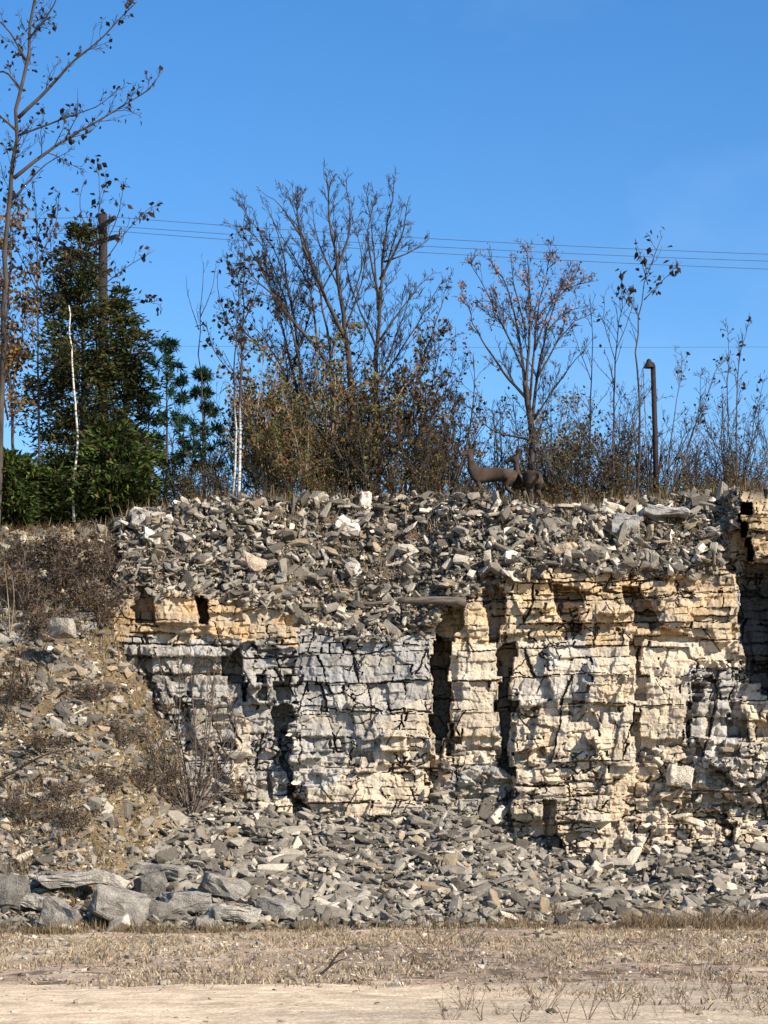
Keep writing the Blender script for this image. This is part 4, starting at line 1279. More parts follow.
PLACES = [
    ('tall', 270, 65.6, .95, 'dark upright shrub between the twin birch and the leaning bare tree'), ('tall', 352, 66.4, 1.0, 'dark upright shrub right behind the biggest tree'),
     ('tall', 430, 66.2, .92, 'dark upright shrub behind the scrubby tree'),
    ('bare', 466, 64.6, .82, 'bare shrub filling the gap above the head of the first deer'), ('tall', 544, 66.5, .85, 'dark upright shrub behind the vase-shaped tree'),
    ('grey', 582, 64.4, 1.1, 'grey shrub between the second deer and slim bare sapling'), ('grey', 662, 65.6, 1.1, 'grey twiggy shrub close behind the lamp post'), ('bare', 728, 64.6, .95, 'bare shrub behind the arching shrub near the shaded recess'),  # kind, px, Y, scale, label
    ('olive', 272, 62.6, 1.22, 'olive-leaved shrub right behind the twin birch'),
    ('olive', 300, 61.9, .80, 'low olive shrub on the crest between the twin birch and big tree'),
    ('olive', 334, 63.0, 1.38, 'tall olive shrub wrapped round the foot of the biggest tree'),
    
    ('rust', 290, 64.0, 1.55, 'rust-topped shrub rising behind the olive shrubs'),
    ('brown', 366, 62.3, 1.2, 'brown shrub in front of the second bare tree'),
    ('rust', 392, 62.8, 1.4, 'rusty shrub right of the second bare tree'),
    ('brown', 424, 62.6, .95, 'brown shrub standing left of the first deer'),
    ('rust', 440, 63.8, 1.25, 'rusty shrub behind the head of the first deer'),
    ('bare', 350, 66.0, 1.25, 'bare twiggy shrub behind the biggest tree'),
    
    ('grey', 230, 66.5, 1.1, 'grey twiggy shrub behind the twin birch'),
    
    ('tall', 320, 67.5, 1.05, 'tall dark twiggy shrub far behind the olive thicket'),
    ('bare', 182, 65.5, .95, 'bare shrub behind the taller young pine'),
    ('brown', 190, 62.2, .62, 'small brown shrub under the young pines'),
    ('brown', 218, 62.0, .55, 'small brown shrub at foot of the twin birch'),
    ('grey', 478, 66.5, .7, 'grey twiggy shrub behind the gap beside the first deer'),
    ('bare', 506, 65.5, 1.05, 'bare shrub behind the back of the first deer'),
    ('olive', 540, 65.2, .95, 'olive shrub round the foot of the vase-shaped tree'),
    
    ('brown', 574, 63.0, .95, 'brown shrub right of the second deer'),
    
    ('tall', 606, 66.5, .85, 'tall dark twiggy shrub far behind the straight sapling'),
    ('brown', 622, 62.6, .8, 'brown shrub at foot of the leaning sapling'),
    ('bare', 640, 64.5, 1.0, 'bare shrub left of the lamp post'),
    ('grey', 690, 65.0, .85, 'grey shrub right of the lamp post'),
    ('tall', 712, 67.0, .62, 'dark twiggy shrub far behind the arching shrub'),
    ('bare', 760, 65.5, .8, 'bare shrub behind the fan of tall stems'),
    ('grey', 786, 63.5, .85, 'grey shrub beside the fan of tall stems'),
    ('low', 486, 61.1, .5, 'low weedy shrub in front of the legs of the first deer'),
    ('low', 514, 61.1, .55, 'low weedy shrub in front of the second deer'),
    ('low', 468, 61.0, .5, 'low weedy shrub under the chest of the first deer'),
    ('low', 556, 61.8, .9, 'low weedy shrub right of the second deer'),
    ('low', 590, 61.6, .9, 'low weedy shrub below the slim bare sapling'),
    ('low', 622, 62.0, .9, 'low weedy shrub below the leaning sapling'),
    ('low', 676, 61.8, .85, 'low weedy shrub right at foot of the lamp post'),
    ('low', 708, 61.6, .95, 'low weedy shrub under the arching shrub'),
    ('low', 744, 61.2, .9, 'low weedy shrub under the fan of tall stems'),
    ('low', 430, 61.6, .8, 'low weedy shrub left of the first deer'),
    ('low', 392, 61.6, .8, 'low weedy shrub in front of the rusty shrub'),
    ('low', 320, 61.5, .8, 'low weedy shrub in front of the olive thicket'),
    ('low', 200, 61.8, .8, 'low weedy shrub under the pines'),
]
used = set()
for k, (kind, px, Y, s, lab) in enumerate(PLACES):
    x = (px - 384) * Y / F
    rr = np.random.default_rng(700 + k)
    z = plateau_z(px, Y)
    grp = {'low': 'low weedy shrubs along the crest'}.get(kind, 'shrubs along the crest')
    if kind not in used:
        o = SP[kind]; used.add(kind)
        o.location = (x, Y, z); o.rotation_euler = (0, 0, rr.uniform(0, 6.28)); o.scale = (s, s, s)
        tag(o, lab, 'shrub', grp)
    else:
        copy_thing(SP[kind], (x, Y, z), rr.uniform(0, 6.28), s * rr.uniform(.95, 1.05), lab, grp)


# ------------------------------------------------------------------ scrub on the hillside and the talus
def slope_hit(px, py, lo=45.5, hi=63.4):
    """where the line of sight of a photo point meets the stony slope"""
    best = None
    for Y in np.arange(lo, hi, .05):
        z = float(slope_z((px - 384) * Y / F, Y)[0])
        if CH + (HZ - py) * Y / F <= z: return np.array([(px - 384) * Y / F, Y, z])
    return np.array([(px - 384) * hi / F, hi, float(slope_z((px - 384) * hi / F, hi)[0])])


def stem_shrub(name, label, base_px, stems, mat, seed, dens=(2.5, 3.5), ratio=.25, group=None, leaf=None, drift=.35, r0=.02, maxlvl=2, Y=None):
    rng = np.random.default_rng(seed)
    b = slope_hit(*base_px) if Y is None else np.array([(base_px[0] - 384) * Y / F, Y, float(ground_z((base_px[0] - 384) * Y / F, Y))])
    Yb = b[1] - .05
    g = Grower(rng, dens=dens, maxlvl=maxlvl, ratio=ratio, up=.25, rmin=.0045 * Yb / 55)
    root = empty(name, b, label, 'shrub', group)
    for pp in stems:
        ln = sum(math.hypot(pp[i + 1][0] - pp[i][0], pp[i + 1][1] - pp[i][1]) for i in range(len(pp) - 1)) * Yb / F
        dr = -abs(rng.normal(0, drift)) * ln * .5
        pts = [P(a, c, Yb + dr * i / (len(pp) - 1)) for i, (a, c) in enumerate(pp)]
        n = 3 * len(pp)
        l_ = smooth_line(pts, n)
        g.line(l_, np.linspace(r0, .005 * Yb / 55, n), 0, .15, 4)
    g.T.build('stems', mat, root, origin=b)
    if leaf:
        cols, size, share = leaf
        pos = [p for p, d, lv in g.tips if rng.uniform() < share]
        leaves_obj('leaves', pos, rng, size, cols, root, b)
    return root

stem_shrub('bare_shrub', 'large bare reddish shrub fanning up against the grey cliff foot', (192, 818), [
    [(190, 818), (170, 770), (146, 720), (128, 690)], [(190, 818), (182, 760), (168, 700), (158, 655)], [(191, 818), (196, 760), (192, 690), (190, 640)],
    [(192, 818), (204, 750), (212, 690), (218, 650)], [(193, 816), (212, 770), (226, 740), (240, 715)], [(191, 818), (200, 770), (206, 720), (208, 670)],
    [(189, 818), (160, 790), (140, 765)], [(193, 816), (220, 790), (240, 752)], [(190, 818), (178, 750), (180, 700), (178, 660)], [(190, 818), (150, 780), (120, 740)],
    [(192, 818), (222, 770), (236, 730), (226, 690)], [(189, 818), (165, 780), (150, 745), (148, 715)], [(191, 818), (186, 770), (176, 720), (172, 690)],
    [(193, 818), (208, 780), (218, 740), (232, 700)], [(190, 818), (200, 790), (210, 730), (214, 670)], [(190, 818), (170, 800), (150, 792), (132, 770)], [(192, 818), (214, 800), (232, 790), (246, 775)]], M_SHRUB, 801, dens=(6, 7.5), ratio=.36, r0=.024, leaf=(BROWN, .05, .08))
stem_shrub('bare_shrub', 'dark low bare shrub crouching beside the large reddish one', (160, 800), [
    [(160, 800), (140, 760), (120, 735)], [(160, 800), (150, 750), (140, 720)], [(160, 800), (172, 770), (176, 740)], [(160, 800), (130, 785), (108, 775)], [(160, 800), (165, 750), (158, 715)]], M_TWIG, 802,
    dens=(6, 7), ratio=.36)
stem_shrub('bare_sapling', 'curved dark bare stem on the hillside at the frame edge', (2, 726), [[(2, 726), (10, 695), (15, 660), (14, 640)]], M_TWIGD, 803, dens=(.4,), ratio=.15, maxlvl=1, r0=.035, drift=.1)
stem_shrub('dead_branch', 'long dark fallen branch slanting up the lower hillside', (-6, 782), [[(-6, 782), (20, 768), (45, 755), (72, 748)]], M_TWIGD, 804, dens=(1.2, 2), ratio=.3, r0=.04, drift=.1)
stem_shrub('dead_branch', 'short dark branch leaning over rubble right of the reddish shrub', (196, 802), [[(196, 802), (205, 780), (222, 762), (238, 748)]], M_TWIGD, 805, dens=(.6,), ratio=.2, maxlvl=1, r0=.032, drift=.2)
stem_shrub('bare_shrub', 'pale dead stems rising on the upper hillside at the frame edge', (10, 640), [[(10, 640), (8, 600), (4, 560)], [(10, 640), (14, 600), (12, 575)], [(10, 640), (0, 615), (-8, 590)]], M_DRY, 806, dens=(1.6, 3), ratio=.3)
hb = [(30, 606, 'brown brush tangle on the upper hillside nearest the frame edge'), (58, 590, 'brown brush tangle on the upper hillside above the pale boulder'),
      (88, 606, 'brown brush tangle right of the pale boulder'), (112, 580, 'brown brush tangle by the cliff end of the crest'), (18, 570, 'brown brush tangle below the bright juniper'),
      (74, 565, 'brown brush tangle just under the crest stones'), (100, 625, 'brown brush tangle above the ochre gravel patch'), (45, 640, 'brown brush tangle under the pale boulder'),
      (24, 700, 'small brush tangle on the gravel near the curved stem'), (105, 790, 'small brush tangle at hillside foot'), (60, 800, 'small brush tangle above the boulders'),
      (140, 790, 'small brush tangle left of the reddish shrub'), (20, 815, 'small brush tangle above the dark grey boulder'), (236, 800, 'small brush tangle right of the reddish shrub'),
      (90, 700, 'small brush tangle on the ochre gravel patch'), (120, 745, 'small brush tangle between ochre gravel and reddish shrub'), (40, 750, 'small brush tangle beside the long fallen branch'),
      (70, 830, 'small brush tangle low on rubble above the long pale slab'), (8, 600, 'brown brush tangle round the pale dead stems')]
bp = shrub_proto('brush', '', 820, 22, 1.25, 1.25, M_SHRUB, dict(SG, dens=(6, 7, 7), up=.0), (BROWN + DARKL + OLIVE[:1], .05, .3, 2), (0, 0, 0))
for k, (px, py, lab) in enumerate(hb):
    q = slope_hit(px, py)
    s = (1.25 if k < 8 else .75)
    if k == 0:
        bp.location = q; bp.scale = (s, s, s); tag(bp, lab, 'shrub', 'brush tangles on the hillside')
    else:
        oc = copy_thing(bp, q, k * 2.1, s, lab, 'brush tangles on the hillside')
        oc.scale = (s * (1 + .45 * math.sin(k * 1.7)), s * (1.1 + .4 * math.cos(k * 2.3)), s * (.72 + .25 * math.sin(k * 3.1)))

# grey log lying across the spoil
q0 = face_at(398, 602); q1 = face_at(466, 602)
Yl = min(q0[1], q1[1]) - .35
lg = Tubes()
a_, b_ = P(398, 601, Yl + .1), P(466, 602, Yl)
pts = smooth_line([a_, (a_ + b_) / 2 + np.array([0, 0, .03]), b_], 9)
lg.add(pts, np.array([.06, .08, .085, .09, .09, .095, .1, .1, .1]) * 1.15, 9)
root = empty('log', (a_ + b_) / 2, 'weathered grey log lying level across the spoil above the dark crevice', 'log')
lg.build('trunk', M_WOOD, root, origin=(a_ + b_) / 2)
st = Tubes(); st.add([pts[3], pts[3] + np.array([-.2, -.1, .18])], [.035, .02], 6); st.build('branch_stub', M_WOOD, root, origin=(a_ + b_) / 2)
for k, (pp, lab) in enumerate(((((355, 604), (380, 603), (402, 598)), 'thin grey branch end leading to the log'), (((402, 612), (414, 626), (424, 636)), 'short slanted stick under the log'))):
    t_ = Tubes(); p3 = []
    for (a, b) in pp:
        q = face_at(a, b); p3.append(P(a, b, q[1] - .22))
    ctr = np.mean(p3, axis=0)
    t_.add(smooth_line(p3, 6), np.linspace(.04, .06, 6), 7)
    o = t_.build('stick', M_WOOD, origin=ctr); o.location = ctr
    tag(o, lab, 'stick', 'sticks on the spoil slope')

# ------------------------------------------------------------------ utility pole and wires
YP = 75.0
ptop = P(103, 214, YP); gz = 11.0
root = empty('utility_pole', (ptop[0], YP, gz), 'dark wooden utility pole with two crossarms rising behind the cedar', 'utility pole')
t_ = Tubes(); t_.add([(0, 0, -.5), (0, 0, 6), (0, 0, ptop[2] - gz)], [.2, .17, .14], 10); t_.build('pole', M_POLE, root)
H = ptop[2] - gz
arm_pts = []
def box_between(a, b, w, h, name, mat, parent):
    a, b = Vector(a), Vector(b); d = b - a; Ln = d.length
    bm = bmesh.new(); bmesh.ops.create_cube(bm, size=1)
    for v in bm.verts: v.co = Vector((v.co.x * Ln, v.co.y * w, v.co.z * h))
    bmesh.ops.bevel(bm, geom=list(bm.edges), offset=.01, segments=1, affect='EDGES')
    me = bpy.data.meshes.new(name); bm.to_mesh(me); bm.free()
    o = link(name, me, mat, parent); o.location = (a + b) / 2
    o.rotation_euler = d.to_track_quat('X', 'Z').to_euler()
    return o
arms = [((-.55, 1.2, H - .40), (.55, -1.2, H - .50)), ((-.45, 1.0, H - .50), (.95, -1.6, H - .92))]
box_between(*[(v[0], v[1] - .18, v[2]) for v in arms[0]], .1, .13, 'crossarm', M_POLE, root)
box_between(*[(v[0] * .9 - .2, v[1] + .0, v[2] - .25) for v in arms[1]], .1, .14, 'crossarm', M_POLE, root)
WP = [((150, 221), (768, 243), 0), ((150, 226), (768, 248), 1), ((150, 240), (768, 260), 2)]
starts = [(.3, -.6, H - .38), (.1, -.2, H - .55), (.72, -1.3, H - 1.05)]
for s in starts:
    bm = bmesh.new()
    for zz_, r_ in ((0, .05), (.08, .06), (.16, .045)):
        bmesh.ops.create_cone(bm, cap_ends=True, segments=10, radius1=r_, radius2=r_ * .7, depth=.08, matrix=Matrix.Translation((s[0], s[1], s[2] + zz_)))
    me = bpy.data.meshes.new('insulator'); bm.to_mesh(me); bm.free(); link('insulator', me, M_CERAM, root)
for (l, r, k), s, lab in zip(WP, starts, ('upper power wire of the close pair leaving the pole top', 'lower power wire of the close pair leaving the pole top', 'single power wire hung below the close pair')):
    a = np.array([ptop[0] + s[0], YP + s[1], gz + s[2] + .12])
    slope = (r[1] - l[1]) / (r[0] - l[0])
    b = P(1500, r[1] + 732 * slope * .7, 78.0)
    n = 40
    tt_ = np.linspace(0, 1, n)[:, None]
    line = a * (1 - tt_) + b * tt_
    line[:, 2] -= .55 * 4 * (tt_[:, 0] * (1 - tt_[:, 0]))
    a2 = P(-700, l[1] - 30, 73)
    l2 = a2 * (1 - tt_) + a * tt_; l2[:, 2] -= .4 * 4 * (tt_[:, 0] * (1 - tt_[:, 0]))
    w_ = Tubes(); w_.add(np.concatenate([l2[:-1], line]), np.full(2 * n - 1, .009), 5)
    o = w_.build('power_wire', M_WIRE)
    tag(o, lab, 'wire', 'wires on the utility pole')
w_ = Tubes(); tt_ = np.linspace(0, 1, 50)[:, None]
line = P(-500, 338, 96) * (1 - tt_) + P(1500, 340, 96) * tt_; line[:, 2] -= .35 * 4 * (tt_[:, 0] * (1 - tt_[:, 0]))
w_.add(line, np.full(50, .007), 5)
tag(w_.build('power_wire', M_WIRE), 'lone faint wire far behind the trees, below the others', 'wire', 'wires far behind the trees')

# ------------------------------------------------------------------ lamp post
YL = 63.0
base = P(657, 500, YL); zb = plateau_z(657, YL); top = P(653, 366, YL)
root = empty('lamp_post', (base[0], YL, zb), 'dark rusty lamp post with small hooded head on the crest', 'lamp post')
dx = top[0] - base[0]; H = top[2] - zb
t_ = Tubes(); t_.add([(0, 0, -.4), (dx * .4, 0, H * .5), (dx, 0, H)], [.085, .075, .068], 10); t_.build('post', M_IRON, root)
t_ = Tubes(); t_.add([(dx, 0, H - .05), (dx - .02, 0, H + .03), (dx - .10, -.03, H + .07), (dx - .17, -.05, H + .07)], [.075, .08, .08, .06], 10); t_.build('bracket', M_IRON, root)
bm = bmesh.new()
bmesh.ops.create_cone(bm, cap_ends=True, segments=14, radius1=.15, radius2=.07, depth=.18, matrix=Matrix.Translation((dx - .12, -.05, H + .03)))
bmesh.ops.create_uvsphere(bm, u_segments=12, v_segments=6, radius=.07, matrix=Matrix.Translation((dx - .12, -.05, H + .12)))
me = bpy.data.meshes.new('lamp_head'); bm.to_mesh(me); bm.free(); link('lamp_head', me, M_IRON, root)
t_ = Tubes(); t_.add([(-.27 + dx, .05, H - .1), (-.24, .05, 1.2), (-.2, .03, -.2)], [.012, .012, .012], 5); t_.build('cable', M_WIRE, root)
p = P(664, 480, YL)
t_ = Tubes(); zst = plateau_z(664, 62.9)
t_.add([(0, 0, -.3), (0, 0, .5), (0.01, 0, .95)], [.07, .07, .065], 9)
o = t_.build('stump_post', M_IRON); o.location = ((665 - 384) * 62.9 / F, 62.9, zst); tag(o, 'short dark post stub beside the lamp post', 'post')

# ------------------------------------------------------------------ deer
def deer(label, loc, rz, head_turn, neck_lean, s=1.0, seed=0):
    vs, es, rs = [], [], []
    def add(p, r, par=None):
        vs.append(p); rs.append(r)
        if par is not None: es.append((par, len(vs) - 1))
        return len(vs) - 1
    pel = add((-.40, 0, .84), (.13, .165)); mid = add((-.07, 0, .825), (.14, .165), pel); che = add((.25, 0, .82), (.13, .185), mid)
    sh = add((.40, 0, .90), (.085, .14), che)
    nl = neck_lean
    n1 = add((.46 + nl * .3, 0, 1.02), (.07, .115), sh); n2 = add((.51 + nl * .7, 0, 1.15), (.052, .074), n1)
    hx, hz = .54 + nl, 1.33
    ct, st_ = math.cos(head_turn), math.sin(head_turn)
    def hd(f, side, u): return (hx + f * ct - side * st_, f * st_ + side * ct, hz + u)
    h0 = add((hx, 0, hz), (.064, .072), n2); h1 = add(hd(.10, 0, -.015), (.055, .062), h0); h2_ = add(hd(.20, 0, -.06), (.038, .042), h1); h3 = add(hd(.265, 0, -.07), (.026, .026), h2_)
    for sgn in (-1, 1):
        e1 = add(hd(-.03, .055 * sgn, .07), (.026, .024), h0); e2 = add(hd(-.05, .11 * sgn, .145), (.042, .022), e1); e3 = add(hd(-.06, .15 * sgn, .235), (.012, .009), e2)
    for sgn in (-1, 1):
        a = add((.30, .095 * sgn, .66), (.062, .075), che); a = add((.25, .10 * sgn, .52), (.042, .048), a); a = add((.28, .10 * sgn, .30), (.025, .026), a)
        a = add((.275, .10 * sgn, .09), (.02, .02), a); a = add((.305, .10 * sgn, .015), (.026, .022), a)
        b = add((-.40, .10 * sgn, .68), (.085, .12), pel); b = add((-.30, .11 * sgn, .54), (.055, .07), b); b = add((-.50, .10 * sgn, .38), (.028, .032), b)
        b = add((-.46, .10 * sgn, .10), (.02, .02), b); b = add((-.43, .10 * sgn, .015), (.026, .022), b)
    t1_ = add((-.58, 0, .86), (.045, .035), pel); t2_ = add((-.66, 0, .74), (.038, .028), t1_); add((-.68, 0, .60), (.012, .012), t2_)
    me = bpy.data.meshes.new('deer_body'); me.from_pydata(vs, es, [])
    o = bpy.data.objects.new('body', me); COL.objects.link(o)
    sk = o.modifiers.new('skin', 'SKIN'); sk.use_smooth_shade = True
    for i, d in enumerate(me.skin_vertices[0].data):
        d.radius = rs[i]; d.use_root = (i == 0)
    sb = o.modifiers.new('sub', 'SUBSURF'); sb.levels = 2; sb.render_levels = 2
    dg = bpy.context.evaluated_depsgraph_get()
    nm = bpy.data.meshes.new_from_object(o.evaluated_get(dg)); nm.name = 'deer_body'
    o.modifiers.clear(); o.data = nm
    co = np.empty(len(nm.vertices) * 3, np.float32); nm.vertices.foreach_get('co', co); co = co.reshape(-1, 3)
    c = np.tile(np.array([.062, .043, .031], np.float32), (len(co), 1))
    c *= (1 + .5 * fbm(co[:, 0] * 9, co[:, 2] * 9, 900 + seed, 3))[:, None]
    wf = np.clip((-.50 - co[:, 0]) / .08, 0, 1) * np.clip((.82 - co[:, 2]) / .1, 0, 1) * np.clip((co[:, 2] - .42) / .1, 0, 1) * np.clip((np.abs(co[:, 1]) - .015) / .03, 0, 1)
    wf = np.maximum(wf, .45 * np.clip((.66 - co[:, 2]) / .06, 0, 1) * np.clip((co[:, 2] - .5) / .06, 0, 1) * np.clip((.25 - np.abs(co[:, 0])) / .1, 0, 1))
    c = c * (1 - wf[:, None]) + np.array([.46, .41, .34], np.float32) * wf[:, None]
    hoof = co[:, 2] < .05; c[hoof] = (.02, .018, .016)
    rel = co - np.array([hx, 0, hz]); fwd = rel[:, 0] * ct + rel[:, 1] * st_
    c[(fwd > .235) & (rel[:, 2] < 0)] = (.02, .017, .016)
    c[(fwd > .06) & (rel[:, 2] > .02) & (rel[:, 2] < .12)] *= .6
    thr = (fwd > -.02) & (fwd < .2) & (rel[:, 2] < -.05) & (rel[:, 2] > -.2); c[thr] = c[thr] * .9 + .025
    c[(rel[:, 2] > .08)] *= .55
    at = nm.attributes.new('Col', 'FLOAT_COLOR', 'POINT'); at.data.foreach_set('color', np.concatenate([c, np.ones((len(c), 1), np.float32)], 1).astype(np.float32).ravel())
    nm.materials.clear(); nm.materials.append(M_FUR)
    root = empty('deer', loc, label, 'deer', 'deer on the crest', rz)
    root.scale = (s, s, s)
    o.parent = root
    for sgn in (-1, 1):
        bm = bmesh.new(); bmesh.ops.create_uvsphere(bm, u_segments=10, v_segments=6, radius=.014)
        em = bpy.data.meshes.new('eye'); bm.to_mesh(em); bm.free()
        e = link('eye', em, M_CERAM, root); e.location = hd(.09, .045 * sgn, .022)
    return root

M_FUR = mat_attr('deer_fur', .9, 20, .2, 90, .25, bump=.3, bscale=120)
YD = 61.6
deer('deer standing side-on with raised head and pricked ears on the crest', ((492 - 384) * YD / F, YD, plateau_z(495, YD) + .02), math.pi - .12, .5, -.07, 1.24)
YD2 = 61.7
deer('deer seen from behind with pale rump next to the side-on deer', ((526 - 384) * YD2 / F, YD2, plateau_z(526, YD2) + .02), math.pi / 2 + .42, .9, -.10, 1.3, 3)

# ------------------------------------------------------------------ dead grass and weeds on the quarry floor
def blades(name, label, xs, ys, hs, ws, cols, rng, zf, lean=.5, mat=M_LEAF):
    n = len(xs)
    z = zf(xs, ys)
    az = rng.uniform(0, 6.28, n); ln = rng.normal(0, lean, n)
    b = np.stack([xs, ys, z - .01], -1)
    side = np.stack([np.cos(az), np.sin(az), 0 * az], -1) * ws[:, None] * .5
    la = rng.uniform(0, 6.28, n)
    tip = b + np.stack([np.cos(la) * ln, np.sin(la) * ln, np.ones(n)], -1) * hs[:, None]
    midp = b * .45 + tip * .55 + np.array([0, 0, .08]) * hs[:, None]
    V_ = np.stack([b - side, b + side, midp + side * .7, midp - side * .7, tip], 1).reshape(-1, 3)
    i = np.arange(n)[:, None] * 5
    c = np.asarray(cols)[rng.integers(0, len(cols), n)] * rng.uniform(.7, 1.3, (n, 1))
    o = link(name, mesh_np(name, V_, quads=i + np.array([[0, 1, 2, 3]]), tris=i + np.array([[3, 2, 4]]), col=np.clip(np.repeat(c, 5, 0), 0, 1)), mat)
    return tag(o, label, 'grass', kind='stuff')

STRAW = [(0.46, 0.36, 0.225), (0.38, 0.285, 0.17), (0.52, 0.42, 0.28), (0.26, 0.19, 0.12), (0.15, 0.11, 0.075)]
GRYW = [(0.33, 0.29, 0.22), (0.24, 0.19, 0.13), (0.38, 0.33, 0.25), (0.1, 0.075, 0.055)]
rng = np.random.default_rng(77)
n = 170000
x = rng.uniform(-11, 11, n); y = rng.uniform(22, 52, n)
m = .7 * fbm(x * .7, y * .35, 600, 4) + .7 * fbm(x * 4.5, y * 2.2, 610, 3) - np.clip((y - 43) / 9, 0, .5) * (x < 3)
edge = track_edge(x)
keep = (m > -.02) & ((y > edge - rng.exponential(.35, n)) | ((x > .5) & (rng.uniform(0, 1, n) < np.clip((x + .3) / 3, 0, 1) * (fbm(x * 1.2, y * .9, 605, 3) + np.clip((y - 25) * .06, -.2, .2) > .0)))) & (np.abs(x) < y * .185)
x, y = x[keep], y[keep]
blades('dry_grass', 'thin dead grass and litter between track and rubble', x, y, rng.uniform(.015, .09, len(x)) * rng.uniform(.5, 1.5, len(x)), rng.uniform(.008, .03, len(x)), STRAW[:4] + STRAW[:3] + GRYW[:3] + [(.10, .065, .042)], rng, ground_z, 1.3)
n = 20000
x = rng.uniform(2.5, 12.5, n); y = rng.uniform(48.0, 52.6, n)
k = (fbm(x * .8, y * .8, 620, 3) > -.12) & (x > 3.6 + rng.normal(0, .6, n))
x, y = x[k], y[k]
def gmax(x_, y_): return np.maximum(ground_z(x_, y_), slope_z(x_, y_)[0])
blades('tall_dry_grass', 'band of tall tan grass along the talus foot below the orange beds', x, y, rng.uniform(.10, .45, len(x)) * np.clip(.65 + 1.5 * fbm(x * 1.3, y * 1.3, 660, 3), .25, 1.3), rng.uniform(.008, .022, len(x)), [(0.24, 0.17, 0.10), (0.2, 0.14, 0.085), (0.13, 0.095, 0.06), (0.28, 0.22, 0.14)], rng, gmax, .8)
n = 3600
cxs = np.concatenate([rng.uniform(-9.5, -3, 34), rng.uniform(-3, 3.5, 36)]); cys = np.interp(cxs, [-9, 3], [45.6, 50]) + rng.uniform(-1.2, .6, 70); ci = (70 * rng.uniform(0, 1, n) ** 2).astype(int)
x = cxs[ci] + rng.normal(0, .22, n); y = cys[ci] + rng.normal(0, .22, n)
blades('foot_weeds', 'tufts of brown weeds along the foot of the rubble', x, y, rng.uniform(.06, .36, n) * (.4 + .8 * h2(ci, 1, 3)), rng.uniform(.01, .022, n), [(0.2, 0.14, 0.08), (0.14, 0.10, 0.06), (0.12, 0.11, 0.05), (0.26, 0.2, 0.12)], rng, gmax, .5)
n = 60000
x = rng.uniform(-12, -5.2, n); y = rng.uniform(47, 63, n)
zz_, hm = slope_z(x, y)
k = hm & (fbm(x * .9, y * .9, 640, 3) + np.clip((zz_ - 6) * .25, -.25, .6) > -.02)
x, y = x[k], y[k]
blades('hillside_grass', 'dead grass and leaf litter on the scrubby hillside', x, y, rng.uniform(.06, .28, len(x)) * np.where(rng.uniform(0, 1, len(x)) < .15, 1.9, 1), rng.uniform(.01, .025, len(x)), STRAW[2:4] + BROWN + BROWN + GRYW[:2] + [(.1, .07, .035), (.2, .14, .06), (.11, .11, .04)] + [(0.09, .1, .04)], rng, lambda a, b: slope_z(a, b)[0], .9)
# crest grass
n = 14000
px = rng.uniform(-20, 800, n); Y = rng.uniform(0, 2.6, n)
ci = np.clip(np.searchsorted(px_cols, px), 0, len(px_cols) - 1)
Yc = topY[ci] + Y
xx = (px - 384) * topY[ci] / F
zc = topZ[ci] - .12 * np.minimum(1, Y * 2)
blades('crest_grass', 'dark brown grass fringing the top of the cliff', xx, Yc, rng.uniform(.1, .5, n), rng.uniform(.01, .025, n), BROWN + OLIVE + GRYW[:2], rng, lambda a, b: zc, .5)

n = 9000
px = rng.uniform(125, 735, n); py = crest(px) + (rubb(px) - crest(px)) * rng.uniform(0, .95, n)
k = (fbm(px / 26, py / 15, 350, 3) < -.12) | (rng.uniform(0, 1, n) < .12)
px, py = px[k], py[k]; n = len(px)
q = np.array([face_at(a, b) for a, b in zip(px, py)])
blades('spoil_weeds', 'dead brown weeds growing between the stones on top of the cliff', q[:, 0], q[:, 1] - .05, rng.uniform(.08, .34, n), rng.uniform(.01, .022, n), BROWN + GRYW + STRAW[2:], rng, lambda a, b: q[:, 2], .8)

# floor stones (uncountable litter)
n = 15000
x = rng.uniform(-11, 11, n); y = rng.uniform(21, 50, n)
k = ((y > track_edge(x)) | (rng.uniform(0, 1, n) < .22)) & (np.abs(x) < y * .19)
x, y = x[k], y[k]; n = len(x)
sz = np.clip(.025 + .022 * rng.pareto(2.4, n), .02, .14)
R_ = rotmats(n, rng, .4, 0); kk = rng.integers(0, len(PROTO), n); zz_ = ground_z(x, y)
vs, ts, cs_ = [], [], []; off = 0
for i in range(n):
    _, Vp, Tp = PROTO[kk[i]]
    vs.append(Vp * sz[i] @ R_[i].T + np.array([x[i], y[i], zz_[i] + sz[i] * .12])); ts.append(Tp + off); off += len(Vp)
    cs_.append(np.tile(np.array(ROCKC[CN[rng.integers(0, 5)]]) * rng.uniform(.7, 1.15), (len(Vp), 1)))
tag(link('floor_gravel', mesh_np('floor_gravel', np.concatenate(vs), tris=np.concatenate(ts), col=np.concatenate(cs_)), M_RUBBLE), 'pebbles scattered over the quarry floor', 'gravel', kind='stuff')

